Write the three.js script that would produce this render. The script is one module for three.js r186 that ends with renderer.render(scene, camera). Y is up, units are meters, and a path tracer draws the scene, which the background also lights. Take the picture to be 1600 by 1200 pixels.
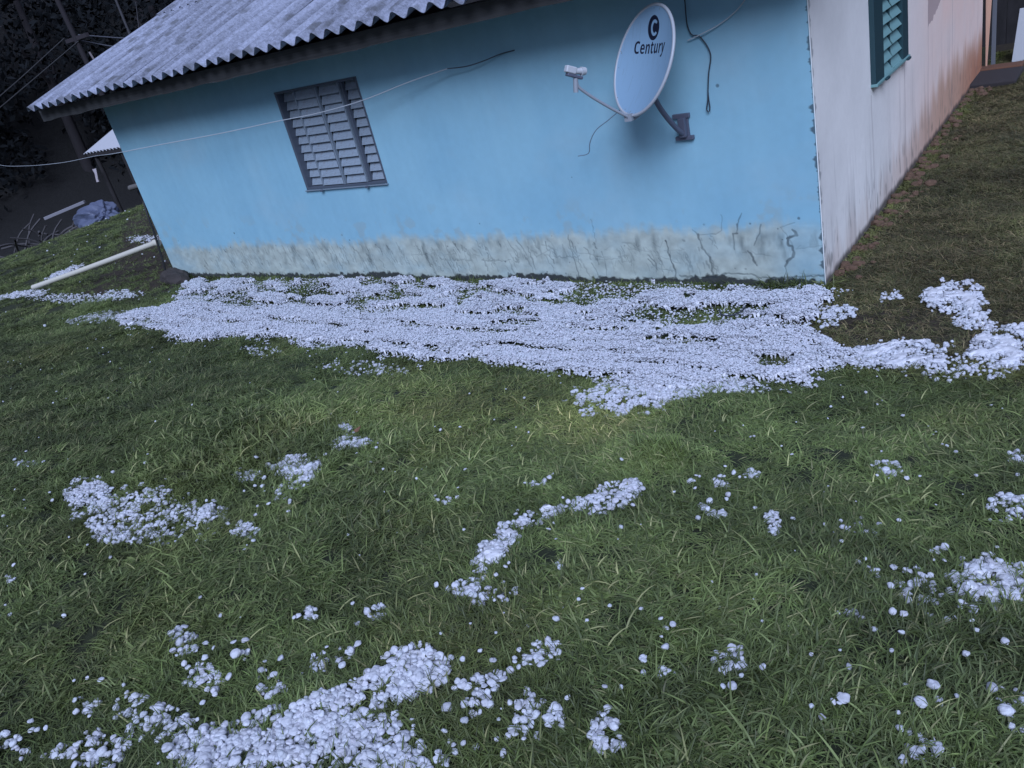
import * as THREE from 'three';
import { mergeGeometries as mergeG } from 'three/addons/utils/BufferGeometryUtils.js';
import { RoundedBoxGeometry } from 'three/addons/geometries/RoundedBoxGeometry.js';

// ---------- camera, sky, sun, exposure ----------
const scene = new THREE.Scene();
const camera = new THREE.PerspectiveCamera(50.64, 4 / 3, 0.05, 600);
camera.position.set(1.681, 2.363, 5.404);
camera.up.set(-0.0872, 0.8723, -0.4811);
camera.lookAt(1.681 - 0.5941, 2.363 - 0.4332, 5.404 - 0.6778);
camera.updateMatrixWorld(true); camera.updateProjectionMatrix();


{ // overcast dusk sky: zenith about three times as bright as the horizon, blue
  const W = 256, H = 128, d = new Float32Array(W * H * 4);
  for (let j = 0; j < H; j++) for (let i = 0; i < W; i++) {
    const el = (j + 0.5) / H * Math.PI - Math.PI / 2, az = (i + 0.5) / W * Math.PI * 2;
    const y = Math.sin(el), k = (j * W + i) * 4;
    const c = 0.9 + 0.1 * Math.sin(az * 2 + 3 * y) * Math.sin(az * 3 - 5 * y + 1);
    const L = y > 0 ? (0.27 + 0.73 * y) * 1.0 * c * (1 + 0.5 * Math.cos(el) * Math.cos(az - Math.PI)) : 0.12;  // right side of the sky raised to brighten the white wall
    d[k] = 0.31 * L; d[k + 1] = 0.365 * L; d[k + 2] = 0.57 * L; d[k + 3] = 1;
  }
  const t = new THREE.DataTexture(d, W, H, THREE.RGBAFormat, THREE.FloatType);
  t.mapping = THREE.EquirectangularReflectionMapping; t.magFilter = t.minFilter = THREE.LinearFilter; t.wrapS = THREE.RepeatWrapping; t.needsUpdate = true;
  scene.background = t; scene.environment = t;
}
const sun = new THREE.DirectionalLight(new THREE.Color().setRGB(0.655, 0.75, 1.0), 1.6);   // the bright part of the cloud cover, broad and soft
sun.position.set(0.42 * 20, 0.63 * 20, 0.66 * 20); sun.target.position.set(-3, 0, 0);
sun.position.add(sun.target.position);
sun.castShadow = true; sun.shadow.radius = 54; sun.shadow.mapSize.set(2048, 2048);
Object.assign(sun.shadow.camera, { left: -14, right: 14, top: 14, bottom: -14, near: 1, far: 60 });
scene.add(sun, sun.target);

const renderer = new THREE.WebGLRenderer({ antialias: true });
renderer.toneMapping = THREE.LinearToneMapping; renderer.toneMappingExposure = 1.85;
renderer.shadowMap.enabled = true;

// ---------- helpers ----------
const mergeGeometries = l => mergeG(l.map(g => g.index ? g.toNonIndexed() : g));
let seed = 12345;
const rnd = () => { seed = (seed * 1664525 + 1013904223) >>> 0; return seed / 4294967296; };
const rr = (a, b) => a + (b - a) * rnd();
const clamp = (v, a = 0, b = 1) => Math.min(b, Math.max(a, v));
const ss = (a, b, x) => { const t = clamp((x - a) / (b - a)); return t * t * (3 - 2 * t); };
const lerp = (a, b, t) => a + (b - a) * t;
const hash = (i, j) => { let n = Math.imul(i, 374761393) + Math.imul(j, 668265263); n = Math.imul(n ^ (n >>> 13), 1274126177); return ((n ^ (n >>> 16)) >>> 0) / 4294967296; };
function noise(x, y) {
  const i = Math.floor(x), j = Math.floor(y), u = x - i, v = y - j, a = u * u * (3 - 2 * u), b = v * v * (3 - 2 * v);
  return lerp(lerp(hash(i, j), hash(i + 1, j), a), lerp(hash(i, j + 1), hash(i + 1, j + 1), a), b);
}
const fbm = (x, y, o = 4) => { let s = 0, a = 0.5, t = 0; for (let k = 0; k < o; k++) { s += a * noise(x, y); t += a; a *= 0.5; x = x * 2.03 + 17.1; y = y * 2.03 + 9.7; } return s / t; };
const used = {};
function numbered(n) { const k = used[n] = (used[n] ?? -1) + 1; return k ? `${n}_${String(k).padStart(3, '0')}` : n; }
function mesh(name, geo, mat, parent) {
  const m = new THREE.Mesh(geo, mat); m.name = name; m.castShadow = m.receiveShadow = true;
  if (!parent) { m.name = numbered(name); scene.add(m); } else parent.add(m);
  return m;
}
function thing(name, label, category, pos = [0, 0, 0], group) {
  const g = new THREE.Group(); g.name = numbered(name); g.position.set(...pos); scene.add(g);
  g.userData = { label, category }; if (group) g.userData.group = group;
  return g;
}
function tag(o, label, category, group, kind) { Object.assign(o.userData, { label }); if (category) o.userData.category = category; if (group) o.userData.group = group; if (kind) o.userData.kind = kind; return o; }
const V = (x, y, z) => new THREE.Vector3(x, y, z);
function box(w, h, d, x, y, z) { const g = new THREE.BoxGeometry(w, h, d); g.translate(x, y, z); return g; }
function rbox(w, h, d, x, y, z, r = 0.004) { const g = new RoundedBoxGeometry(w, h, d, 2, Math.min(r, w / 2.1, h / 2.1, d / 2.1)); g.translate(x, y, z); return g; }
function tube(pts, r, seg = 40, rad = 6) { return new THREE.TubeGeometry(new THREE.CatmullRomCurve3(pts.map(p => p.isVector3 ? p : V(...p))), seg, r, rad, false); }
function bar(a, b, r, rad = 6, r2 = r) {
  a = V(...a); b = V(...b); const d = b.clone().sub(a), g = new THREE.CylinderGeometry(r2, r, d.length(), rad);
  g.applyQuaternion(new THREE.Quaternion().setFromUnitVectors(V(0, 1, 0), d.clone().normalize())); const m = a.add(b).multiplyScalar(0.5); g.translate(m.x, m.y, m.z); return g;
}
const rgb = (r, g, b) => new THREE.Color().setRGB(r, g, b);
const mat = (r, g, b, rough = 0.8, extra = {}) => new THREE.MeshStandardMaterial({ color: rgb(r, g, b), roughness: rough, ...extra });
const toS = v => { v = clamp(v); return Math.round(255 * (v <= 0.0031308 ? 12.92 * v : 1.055 * Math.pow(v, 1 / 2.4) - 0.055)); };
function tex(w, h, fn, srgb = true) {   // fn(u, v) -> linear [r,g,b] (v up)
  const d = new Uint8Array(w * h * 4);
  for (let j = 0; j < h; j++) for (let i = 0; i < w; i++) {
    const c = fn((i + 0.5) / w, (j + 0.5) / h), k = (j * w + i) * 4;
    for (let q = 0; q < 3; q++) d[k + q] = srgb ? toS(c[q]) : Math.round(255 * clamp(c[q]));
    d[k + 3] = 255;
  }
  const t = new THREE.DataTexture(d, w, h); t.magFilter = THREE.LinearFilter; t.minFilter = THREE.LinearMipmapLinearFilter; t.generateMipmaps = true;
  t.wrapS = t.wrapT = THREE.RepeatWrapping; if (srgb) t.colorSpace = THREE.SRGBColorSpace; t.needsUpdate = true; t.anisotropy = 8;
  return t;
}
const mix3 = (a, b, t) => [lerp(a[0], b[0], t), lerp(a[1], b[1], t), lerp(a[2], b[2], t)];

// ---------- ground ----------
function lump(x, z) {
  const away = ss(0.05, 0.6, Math.max(z, x, -8.2 - x));
  return away * ((fbm(x * 1.1 + 5, z * 1.1 + 3, 3) - 0.5) * 0.10 + (fbm(x * 4.3, z * 4.3 + 40, 2) - 0.5) * 0.035);
}
function height(x, z) {
  let h = 0.62 * ss(0.6, 5.6, z) + lump(x, z);
  h -= 0.9 * ss(14.8, 18.5, -x) ;                                            // falls away on the far left
  h += 0.05 * Math.exp(-((x + 0.05) ** 2 + (z - 2.6) ** 2) / 0.03);           // the lip with the tall tuft
  h += 0.10 * Math.exp(-(((x + 8.6) / 0.5) ** 2 + ((z + 0.1) / 0.4) ** 2));   // earth piled against the left corner
  const far = Math.hypot(x - 1.7, z - 5.4);
  if (x < -3 || z < -14) h += 0.62 * Math.max(0, far - 25) * ss(25, 34, far) * (z < 6 ? 1 : 0.3);
  return h;
}
// where the earth is bare, where the grass is dry, how long it grows
function bare(x, z) {
  let b = 0;
  b = Math.max(b, ss(0, 0.35, 1 - Math.hypot((x + 8.9) / 1.7, (z - 0.05) / 0.85)) * 0.95);            // mud at the left corner
  { const t = clamp(((x + 8.3) * -5.7 + (z - 0.1) * -3.2) / 42.7), d = Math.hypot(x + 8.3 + 5.7 * t, z - 0.1 + 3.2 * t); b = Math.max(b, ss(0, 0.5, 1 - d / lerp(1.15, 0.55, t)) * 0.97); }
  b = Math.max(b, ss(0, 0.45, 1 - Math.hypot((x - 0.5) / 0.85, (z - 0.55) / 0.75)) * 0.72);            // dark earth at the right corner
  if (x > -0.1 && z < 0.4) b = Math.max(b, 0.55 + 0.4 * Math.exp(-Math.max(0, x) / 0.18));
  if (z > -0.05 && z < 0.2 && x < 0 && x > -8.2) b = Math.max(b, 0.8);
  return clamp(b + (fbm(x * 3, z * 3 + 7, 3) - 0.5) * 0.5 * (b > 0.05 ? 1 : 0.1));
}
const dry = (x, z) => clamp(ss(-0.1, 0.25, x) * ss(1.45, 0.9, z) * 0.95 + 0.30 * Math.exp(-(((x + 1.15) / 1.1) ** 2 + ((z - 2.3) / 0.5) ** 2)) + (fbm(x * 1.7 + 9, z * 1.7, 3) - 0.5) * 0.5);
const lengthAt = (x, z) => {
  let l = 0.42 + (fbm(x * 0.9 + 30, z * 0.9, 3) - 0.5) * 1.1;
  l *= 1 - 0.5 * Math.exp(-(((x + 1.0) / 1.3) ** 2 + ((z - 2.2) / 0.55) ** 2));
  l += 0.25 * Math.exp(-(((x + 2.9) / 1.2) ** 2 + ((z - 3.2) / 0.8) ** 2)) + 0.12 * ss(2.8, 4.2, z) * ss(-0.4, 0.5, x);
  if (x > 0 && z < 0.8) l *= 0.55;
  return Math.max(0.46, l);
};
const soilTex = tex(512, 512, (u, v) => { const g = 0.55 + 0.9 * (fbm(u * 24, v * 24, 4) - 0.25) + 0.35 * (hash(Math.floor(u * 512), Math.floor(v * 512)) - 0.5); return [g * 0.8, g * 0.8, g * 0.8]; });
{
  const axis = (stops) => { const out = []; for (let k = 0; k < stops.length - 1; k++) { const [a, n] = stops[k], b = stops[k + 1][0]; for (let i = 0; i < n; i++) out.push(a + (b - a) * i / n); } out.push(stops.at(-1)[0]); return out; };
  const xs = axis([[-400, 8], [-60, 20], [-22, 50], [-10, 290], [3, 12], [12, 6], [60, 4], [400, 0]]);
  const zs = axis([[-400, 8], [-60, 20], [-20, 36], [-7, 250], [5.8, 8], [14, 6], [60, 4], [400, 0]]);
  const p = [], c = [], uv = [], idx = [];
  for (const z of zs) for (const x of xs) {
    p.push(x, height(x, z), z); uv.push(x, z);
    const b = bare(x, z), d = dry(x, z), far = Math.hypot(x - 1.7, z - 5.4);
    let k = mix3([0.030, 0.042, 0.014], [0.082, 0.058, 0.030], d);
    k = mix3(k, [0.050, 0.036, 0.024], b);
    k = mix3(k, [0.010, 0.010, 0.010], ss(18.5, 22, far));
    c.push(...k);
  }
  const n = xs.length;
  for (let j = 0; j < zs.length - 1; j++) for (let i = 0; i < n - 1; i++) { const a = j * n + i; idx.push(a, a + n, a + 1, a + 1, a + n, a + n + 1); }
  const g = new THREE.BufferGeometry();
  g.setAttribute('position', new THREE.Float32BufferAttribute(p, 3)); g.setAttribute('uv', new THREE.Float32BufferAttribute(uv, 2)); g.setAttribute('color', new THREE.Float32BufferAttribute(c, 3));
  g.setIndex(idx); g.computeVertexNormals();
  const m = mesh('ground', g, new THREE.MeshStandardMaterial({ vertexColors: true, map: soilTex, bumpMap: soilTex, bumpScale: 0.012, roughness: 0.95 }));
  m.userData = { kind: 'structure', label: 'grassy earth sloping down to the blue house' };
}

// ---------- the house ----------
const house = thing('house', 'pale blue and white plastered house with corrugated roof standing at the top of the lawn', 'house', [0, 0, 0]);
const X0 = -8.2, PITCH = 17.55 * Math.PI / 180, TAN = Math.tan(PITCH), EAVE_Z = 0.675, EAVE_Y = 2.335, DEPTH = 6.62;
const roofY = z => EAVE_Y + (EAVE_Z - z) * TAN;
{
  // --- blue wall paint: flat blue above, rubbed grey green plaster band below, streaks, cracks and moss ---
  const W = 2048, H = 560, WX = 8.2, WY = 2.2;
  const dark = new Float32Array(W * H), brush = (x, y, r, a) => {   // metres from left, from ground
    const px = x / WX * W, py = y / WY * H, pr = Math.max(0.7, r / WX * W);
    for (let j = Math.max(0, Math.floor(py - pr - 1)); j <= Math.min(H - 1, py + pr + 1); j++) for (let i = Math.max(0, Math.floor(px - pr - 1)); i <= Math.min(W - 1, px + pr + 1); i++) {
      const d = Math.hypot(i + 0.5 - px, j + 0.5 - py), w = a * clamp(pr + 0.5 - d);
      if (w > 0) dark[j * W + i] = Math.max(dark[j * W + i], w);
    }
  };
  const line = (pts, r, a, wob = 0.012) => { for (let k = 0; k < pts.length - 1; k++) { const [x0, y0] = pts[k], [x1, y1] = pts[k + 1], n = Math.ceil(Math.hypot(x1 - x0, y1 - y0) / 0.003); for (let i = 0; i <= n; i++) { const t = i / n, w = (noise(x0 * 40 + t * n * 0.12, y0 * 31 + k * 7) - 0.5) * wob; brush(lerp(x0, x1, t) + w, lerp(y0, y1, t) + w, r * (0.5 + noise(t * n * 0.09, x0 * 20)), a * (0.55 + 0.45 * noise(t * n * 0.05 + 3, y0 * 50))); } } };
  const L = 8.2;
  // cracks near the right corner, x measured from that corner
  const cr = (pts, r = 0.005, a = 0.9) => line(pts.map(([x, y]) => [L + x, y]), r, a);
  cr([[-0.20, 0.42], [-0.17, 0.38], [-0.235, 0.36], [-0.235, 0.32], [-0.20, 0.27], [-0.21, 0.22], [-0.25, 0.19], [-0.27, 0.15]], 0.010); cr([[-0.27, 0.14], [-0.26, 0.05]], 0.004);
  cr([[-0.42, 0.46], [-0.43, 0.40], [-0.46, 0.36], [-0.48, 0.31]], 0.005, 0.7); cr([[-0.53, 0.27], [-0.50, 0.22], [-0.48, 0.15]], 0.008);
  cr([[-0.55, 0.55], [-0.59, 0.47], [-0.60, 0.40], [-0.63, 0.40], [-0.63, 0.28]], 0.005, 0.85); cr([[-0.70, 0.55], [-0.71, 0.43], [-0.76, 0.40], [-0.90, 0.40], [-0.94, 0.44]], 0.004, 0.6);
  cr([[-0.90, 0.40], [-0.88, 0.30], [-0.83, 0.22], [-0.82, 0.05]], 0.007); cr([[-1.17, 0.36], [-1.16, 0.24], [-1.13, 0.12], [-1.13, 0.02]], 0.007);
  cr([[-1.10, 0.07], [-0.95, 0.06], [-0.80, 0.06], [-0.72, 0.09], [-0.55, 0.09], [-0.45, 0.06], [-0.2, 0.07], [0, 0.08]], 0.007, 0.8); cr([[-0.2, 0.30], [-0.28, 0.44], [-0.18, 0.47]], 0.004, 0.5);
  cr([[-1.75, 0.28], [-1.74, 0.12], [-1.76, 0.02]], 0.005, 0.6); cr([[-1.80, 0.55], [-1.79, 0.36]], 0.004, 0.45); cr([[-2.05, 0.42], [-2.04, 0.25], [-2.02, 0.04]], 0.006, 0.7);
  for (let k = 0; k < 26; k++) { const x = -rr(0.1, 3.6), y = rr(0.1, 0.36); cr([[x, y], [x + rr(-0.08, 0.08), y + rr(-0.05, 0.02)], [x + rr(-0.2, 0.2), y + rr(-0.05, 0.05)]], 0.003, 0.4); }
  for (let k = 0; k < 330; k++) {   // slanting black mildew runs in the rubbed band
    const x = rr(0.7, 7.4), y = rr(0.16, 0.40), l = rr(0.02, 0.13) * (rnd() < 0.2 ? 1.8 : 1), s = rr(0.1, 0.4);
    line([[x, y], [x + l * s, y - l * 0.6], [x + l * s * 1.3, y - l]], rr(0.002, 0.006), rr(0.25, 0.75), 0.02);
  }
  for (let k = 0; k < 5; k++) { const x = rr(2.2, 6.6), y = rr(0.2, 0.28), l = rr(0.3, 0.9); for (let q = 0; q < l * 30; q++) if (noise(q * 0.3, x * 9) > 0.5) line([[x + q / 30, y + rr(-0.01, 0.01)], [x + q / 30 + 0.03, y + rr(-0.01, 0.01)]], 0.004, rr(0.3, 0.6)); }
  for (let k = 0; k < 46; k++) brush(rr(0.1, 8.1), rr(0.08, 0.5), rr(0.003, 0.010), rr(0.3, 0.8));
  for (const [x, y, r] of [[-0.62, 1.44, 0.012], [-4.7, 0.43, 0.008], [-2.95, 0.55, 0.006], [-6.6, 0.55, 0.012], [-0.15, 0.5, 0.010], [-0.22, 0.37, 0.008], [-1.9, 0.9, 0.005]]) brush(L + x, y, r, 0.7);
  const blue = [0.285, 0.535, 0.655], plast = [0.45, 0.52, 0.47], moss = [0.012, 0.014, 0.016];
  const at = (u, v) => {
    const x = u * WX, y = v * WY;
    const cloud = fbm(x * 1.2, y * 1.6 + 3, 4) - 0.5, fine = fbm(x * 22, y * 22, 3) - 0.5, run = fbm(x * 9, y * 0.5, 3) - 0.5;
    let c = blue.map((q, i) => q * (1 + cloud * [0.24, 0.15, 0.09][i] + fine * 0.07 + run * [0.14, 0.10, 0.07][i]));
    c = mix3(c, [0.42, 0.55, 0.60], clamp((fbm(x * 2.1 + 40, y * 2.6, 5) - 0.57) * 3.2) * 0.22);
    c = mix3(c, [0.33, 0.42, 0.42], clamp((fbm(x * 7 + 11, y * 7 + 3, 4) - 0.60) * 9) * ss(0.85, 0.45, y) * 0.5);
    const top = 0.40 + 0.05 * ss(1, 8, x) + (fbm(x * 3.2, 5.5, 5) - 0.5) * 0.12 + (fbm(x * 25, y * 9, 3) - 0.5) * 0.09;
    const rub = ss(top + 0.06, top - 0.06, y) * (0.92 + 0.5 * (fbm(x * 5 + 4, y * 8, 3) - 0.4)) * lerp(1, 0.62, ss(0.9, 0.0, x)) * lerp(1, 0.45, ss(7.7, 8.2, x));
    const gg = 1 + (fbm(x * 13, y * 17, 4) - 0.5) * 0.6;
    c = mix3(c, plast.map(q => q * gg), clamp(rub));
    c = mix3(c, [0.10, 0.13, 0.13], clamp((fbm(x * 14 + 2, y * 5, 4) - 0.56) * 3.0) * ss(0.44, 0.36, y) * ss(0.10, 0.26, y) * 0.75 * ss(0.4, 1.5, x));
    const i = Math.min(W - 1, Math.floor(u * W)), j = Math.min(H - 1, Math.floor(v * H));
    const m = 0.030 + 0.028 * Math.max(0, fbm(x * 1.9 + 8, 2.2, 3) - 0.38) * 4 * ss(8.1, 7.2, x) + 0.03 * fbm(x * 30, 1, 2);
    c = mix3(c, moss, ss(m + 0.012, m - 0.012, y + (fbm(x * 26, y * 40, 3) - 0.5) * 0.06) * 0.92);
    c = mix3(c, [0.03, 0.045, 0.055], dark[j * W + i] * 0.85);
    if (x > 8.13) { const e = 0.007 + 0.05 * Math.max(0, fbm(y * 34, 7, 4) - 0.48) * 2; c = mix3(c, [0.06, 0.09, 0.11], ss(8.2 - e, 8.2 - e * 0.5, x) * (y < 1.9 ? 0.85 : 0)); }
    return c;
  };
  const map = tex(W, H, at); map.wrapS = map.wrapT = THREE.ClampToEdgeWrapping;
  const bump = tex(1024, 280, (u, v) => { const x = u * WX, y = v * WY, i = Math.floor(u * W), j = Math.floor(v * H); const b = 0.5 + (fbm(x * 2.1, y * 2.1, 5) - 0.5) * 0.6 - 0.25 * dark[j * W + i] + (y < 0.45 ? (fbm(x * 16, y * 16, 3) - 0.5) * 0.35 : 0); return [b, b, b]; }, false);
  map.repeat.set(1 / WX, 1 / WY); bump.repeat.set(1 / WX, 1 / WY);   // uv in metres
  const paint = new THREE.MeshStandardMaterial({ map, bumpMap: bump, bumpScale: 0.010, roughness: 0.72 });
  const s = new THREE.Shape([new THREE.Vector2(0, -0.4), new THREE.Vector2(8.198, -0.4), new THREE.Vector2(8.198, 2.2), new THREE.Vector2(0, 2.2)]);
  s.holes.push(new THREE.Path([new THREE.Vector2(3.119, 0.978), new THREE.Vector2(3.119, 1.942), new THREE.Vector2(4.277, 1.942), new THREE.Vector2(4.277, 0.978)]));
  const g = new THREE.ExtrudeGeometry(s, { depth: 0.15, bevelEnabled: false }); g.translate(X0, 0, -0.15);
  const w = mesh('wall', g, paint, house); w.userData.label = 'light blue plaster wall with cracked grey lower band';

  // --- white wall: grime runs, red earth splashed along the foot, bare pink plaster patch ---
  const WD = 6.62, WH = 3.6;
  const atW = (u, v) => {
    const x = u * WD, y = v * WH;   // x = metres from the near corner
    const cloud = fbm(x * 1.3 + 20, y * 1.3, 4) - 0.5, run = fbm(x * 14 + 3, y * 0.9, 4) - 0.5, fine = fbm(x * 30, y * 30, 2) - 0.5;
    let c = [0.90, 0.89, 0.85].map(q => q * (1 + cloud * 0.26 + fine * 0.05));
    const far = ss(1.2, 4.4, x);
    c = mix3(c, [0.93, 0.69, 0.59], clamp(far * (1.0 + cloud * 0.9)));  // warm light cast at the far end tinted into the paint
    c = mix3(c, [0.30, 0.28, 0.28], clamp((run - 0.02) * 3.6) * ss(1.15, 0.35, y) * 0.42);
    const e = 0.13 + 0.32 * far + (fbm(x * 7, 3, 4) - 0.5) * 0.32;      // splashed earth
    c = mix3(c, [0.50, 0.27, 0.16], ss(e + 0.20, e - 0.12, y + (fbm(x * 18, y * 4, 3) - 0.5) * 0.16) * 0.72 * (0.35 + 0.65 * far));
    c = mix3(c, [0.46, 0.17, 0.08], ss(4.4, 6.4, x) * ss(0.62, 0.18, y + (fbm(x * 6, y * 5, 3) - 0.5) * 0.3) * 0.8);
    c = mix3(c, [0.06, 0.05, 0.045], ss(0.06, 0.0, y - 0.05 * fbm(x * 12, 9, 3)) * 0.9);
    c = mix3(c, [0.09, 0.085, 0.08], clamp((fbm(x * 24, y * 7, 3) - 0.58) * 5) * ss(0.5, 0.08, y) * 0.6);
    const edge = 1.09 + 0.14 * Math.max(0, x - 3.45) + (fbm(x * 9, y * 9, 3) - 0.5) * 0.09;
    if (x > 3.45 && x < 4.62 && y > edge + 0.16 * (x - 3.45)) c = mix3(c, [0.42, 0.31, 0.30], 0.8);
    if (x > 5.6 && y > 1.22 + (fbm(x * 9, y * 9, 2) - 0.5) * 0.2 && x < 6.0) c = mix3(c, [0.30, 0.22, 0.22], 0.7);
    for (const [q, yl, a] of [[1.37, 0.98, 0.35], [2.475, 1.03, 0.5], [4.66, 1.4, 0.4], [3.45, 1.3, 0.3], [6.25, 1.3, 0.25]]) { const d = Math.abs(x - q - (fbm(y * 6, q, 2) - 0.5) * 0.03); if (y < yl) c = mix3(c, [0.30, 0.25, 0.25], a * ss(0.02, 0.004, d)); }
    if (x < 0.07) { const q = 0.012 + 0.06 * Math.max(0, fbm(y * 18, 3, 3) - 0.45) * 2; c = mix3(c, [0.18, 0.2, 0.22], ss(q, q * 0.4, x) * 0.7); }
    return c;
  };
  const mapW = tex(1280, 700, atW); mapW.repeat.set(1 / WD, 1 / WH); mapW.wrapS = mapW.wrapT = THREE.ClampToEdgeWrapping;
  const bumpW = tex(512, 280, (u, v) => { const x = u * WD, y = v * WH, b = 0.5 + (fbm(x * 2.4, y * 2.4, 5) - 0.5) * 0.7; return [b, b, b]; }, false); bumpW.repeat.copy(mapW.repeat);
  const white = new THREE.MeshStandardMaterial({ map: mapW, bumpMap: bumpW, bumpScale: 0.012, roughness: 0.8 });
  const ridge = roofY(-3.31) - 0.10, sw = new THREE.Shape([[0.003, -0.4], [WD, -0.4], [WD, 2.2], [3.31, ridge], [0.16, 2.35], [0.003, 2.3]].map(q => new THREE.Vector2(...q)));
  sw.holes.push(new THREE.Path([[1.37, 1.035], [1.37, 2.0], [2.465, 2.0], [2.465, 1.035]].map(q => new THREE.Vector2(...q))));
  const gw = new THREE.ExtrudeGeometry(sw, { depth: 0.15, bevelEnabled: false }); gw.rotateY(Math.PI / 2);   // x -> -z, depth -> +x
  gw.translate(-0.146, 0, 0);
  const ww = mesh('wall', gw, white, house); ww.userData.label = 'white side wall stained with red earth along its foot';
  const plain = mat(0.5, 0.5, 0.5);
  const sl = new THREE.Shape([[0.151, -0.4], [WD - 0.001, -0.4], [WD - 0.001, 2.2], [3.31, ridge], [0.151, 2.3]].map(q => new THREE.Vector2(...q)));
  const gl = new THREE.ExtrudeGeometry(sl, { depth: 0.15, bevelEnabled: false }); gl.rotateY(Math.PI / 2); gl.translate(X0, 0, 0);
  mesh('wall', gl, plain, house);
  mesh('wall', box(7.9, 2.6, 0.15, -4.1, 0.9, -WD + 0.078), plain, house);

  // --- blue wall window: four louvred leaves of painted steel, two inner ones in front ---
  const steel = tex(256, 256, (u, v) => { const q = 1 + (fbm(u * 20, v * 20, 4) - 0.5) * 0.35; const r = clamp((fbm(u * 7 + 3, v * 9, 4) - 0.62) * 5); return mix3([0.27 * q, 0.335 * q, 0.40 * q], [0.15, 0.12, 0.11], r * 0.6); });
  const steelM = new THREE.MeshStandardMaterial({ map: steel, roughness: 0.5 }), steelD = mat(0.085, 0.105, 0.14, 0.5), edgeM = mat(0.20, 0.25, 0.30, 0.5), inside = mat(0.02, 0.02, 0.022);
  const win = new THREE.Group(); win.name = 'window'; win.userData.label = 'grey blue louvred steel window in the blue wall'; win.position.set(-5.081, 0.978, 0); house.add(win);
  const ww_ = 1.158, wh = 0.964;
  mesh('frame', mergeGeometries([rbox(0.03, wh, 0.10, 0.015, wh / 2, -0.045), rbox(0.022, wh, 0.10, ww_ - 0.011, wh / 2, -0.045), rbox(ww_ - 0.052, 0.022, 0.10, ww_ / 2 - 0.004, wh - 0.011, -0.045), rbox(ww_ - 0.052, 0.02, 0.10, ww_ / 2 - 0.004, 0.010, -0.045)]), steelD, win);
  mesh('sill', rbox(ww_ + 0.02, 0.010, 0.03, ww_ / 2, -0.007, 0.010), edgeM, win);
  mesh('shutter_back', box(ww_ - 0.06, wh - 0.05, 0.006, ww_ / 2, wh / 2, -0.135), inside, win);
  const N = 11, sh = (wh - 0.05) / N;
  const slatG = (w) => { const g = new THREE.BoxGeometry(w, sh * 1.06, 0.004, 1, 1, 1); g.rotateX(-0.42); return g; };
  const cols = [[0.034, 0.245, -0.075, 1], [0.262, 0.560, -0.028, 0], [0.600, 0.872, -0.028, 0], [0.915, 1.132, -0.075, 1]];
  for (const [a, b, z] of cols) { const g = slatG(b - a - 0.002); for (let k = 0; k < N; k++) { const m = mesh('slat', g, steelM, win); m.position.set((a + b) / 2, 0.026 + sh * (k + 0.5), z + rr(-0.0015, 0.0015)); m.rotation.set(rr(-0.03, 0.03), 0, rr(-0.004, 0.004)); } }
  for (const [x, z, w, m] of [[0.253, -0.030, 0.018, edgeM], [0.568, -0.022, 0.014, steelD], [0.585, -0.012, 0.016, edgeM], [0.880, -0.030, 0.014, edgeM], [0.903, -0.050, 0.028, steelD]]) mesh('stile', rbox(w, wh - 0.045, 0.04, x, wh / 2, z, 0.003), m, win);
  for (const x of [0.25, 0.905]) mesh('latch', rbox(0.035, 0.02, 0.02, x, -0.012, 0.034), steelD, win);

  // --- green window of the white wall ---
  const gD = mat(0.014, 0.05, 0.062, 0.6), gL = mat(0.17, 0.33, 0.33, 0.6);
  const w2 = new THREE.Group(); w2.name = 'window'; w2.userData.label = 'dark green framed window with pale mint louvres in the white wall'; w2.position.set(0.004, 1.052, -1.37); w2.rotation.y = Math.PI / 2; house.add(w2);
  const W2 = 1.095, H2 = 0.965;   // local x runs away along the wall, local z outward
  mesh('frame', mergeGeometries([rbox(0.26, H2, 0.05, 0.13, H2 / 2, 0.012), rbox(0.20, H2, 0.05, W2 - 0.10, H2 / 2, 0.012), rbox(W2 - 0.464, 0.04, 0.05, 0.578, H2 - 0.02, 0.012)]), gD, w2);
  mesh('sill', rbox(W2 + 0.01, 0.022, 0.06, W2 / 2, -0.004, 0.02), gL, w2);
  for (const x of [0.25, 0.98]) mesh('latch', rbox(0.09, 0.018, 0.022, x, -0.006, 0.062), gD, w2);
  mesh('shutter_back', box(W2 - 0.47, H2, 0.006, 0.578, H2 / 2, -0.06), inside, w2);
  mesh('mullion', rbox(0.03, H2 - 0.05, 0.03, 0.575, H2 / 2 - 0.02, -0.005), gD, w2);
  for (const [a, b] of [[0.262, 0.556], [0.594, 0.893]]) { const g = new THREE.BoxGeometry(b - a, 0.105, 0.006); g.rotateX(-0.55); for (let k = 0; k < 10; k++) { const m = mesh('slat', g, gL, w2); m.position.set((a + b) / 2, 0.048 + k * 0.093, 0.0); m.rotation.x = rr(-0.05, 0.05); } }

  // --- roof: corrugated sheets in two rows, laid one by one ---
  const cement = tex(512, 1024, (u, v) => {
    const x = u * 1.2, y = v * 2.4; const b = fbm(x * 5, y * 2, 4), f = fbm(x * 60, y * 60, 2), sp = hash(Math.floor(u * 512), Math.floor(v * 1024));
    let g = 0.30 + (b - 0.5) * 0.10 + (fbm(x * 17, y * 0.8 + 5, 3) - 0.5) * 0.30 + (f - 0.5) * 0.20 + (sp > 0.86 ? 0.15 : 0) - (sp < 0.12 ? 0.08 : 0);  // lengthwise streaks paint in the light and dark of the corrugation
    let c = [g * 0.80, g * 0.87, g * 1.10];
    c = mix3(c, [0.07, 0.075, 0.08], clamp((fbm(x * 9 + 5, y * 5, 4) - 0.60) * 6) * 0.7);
    return c;
  });
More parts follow.
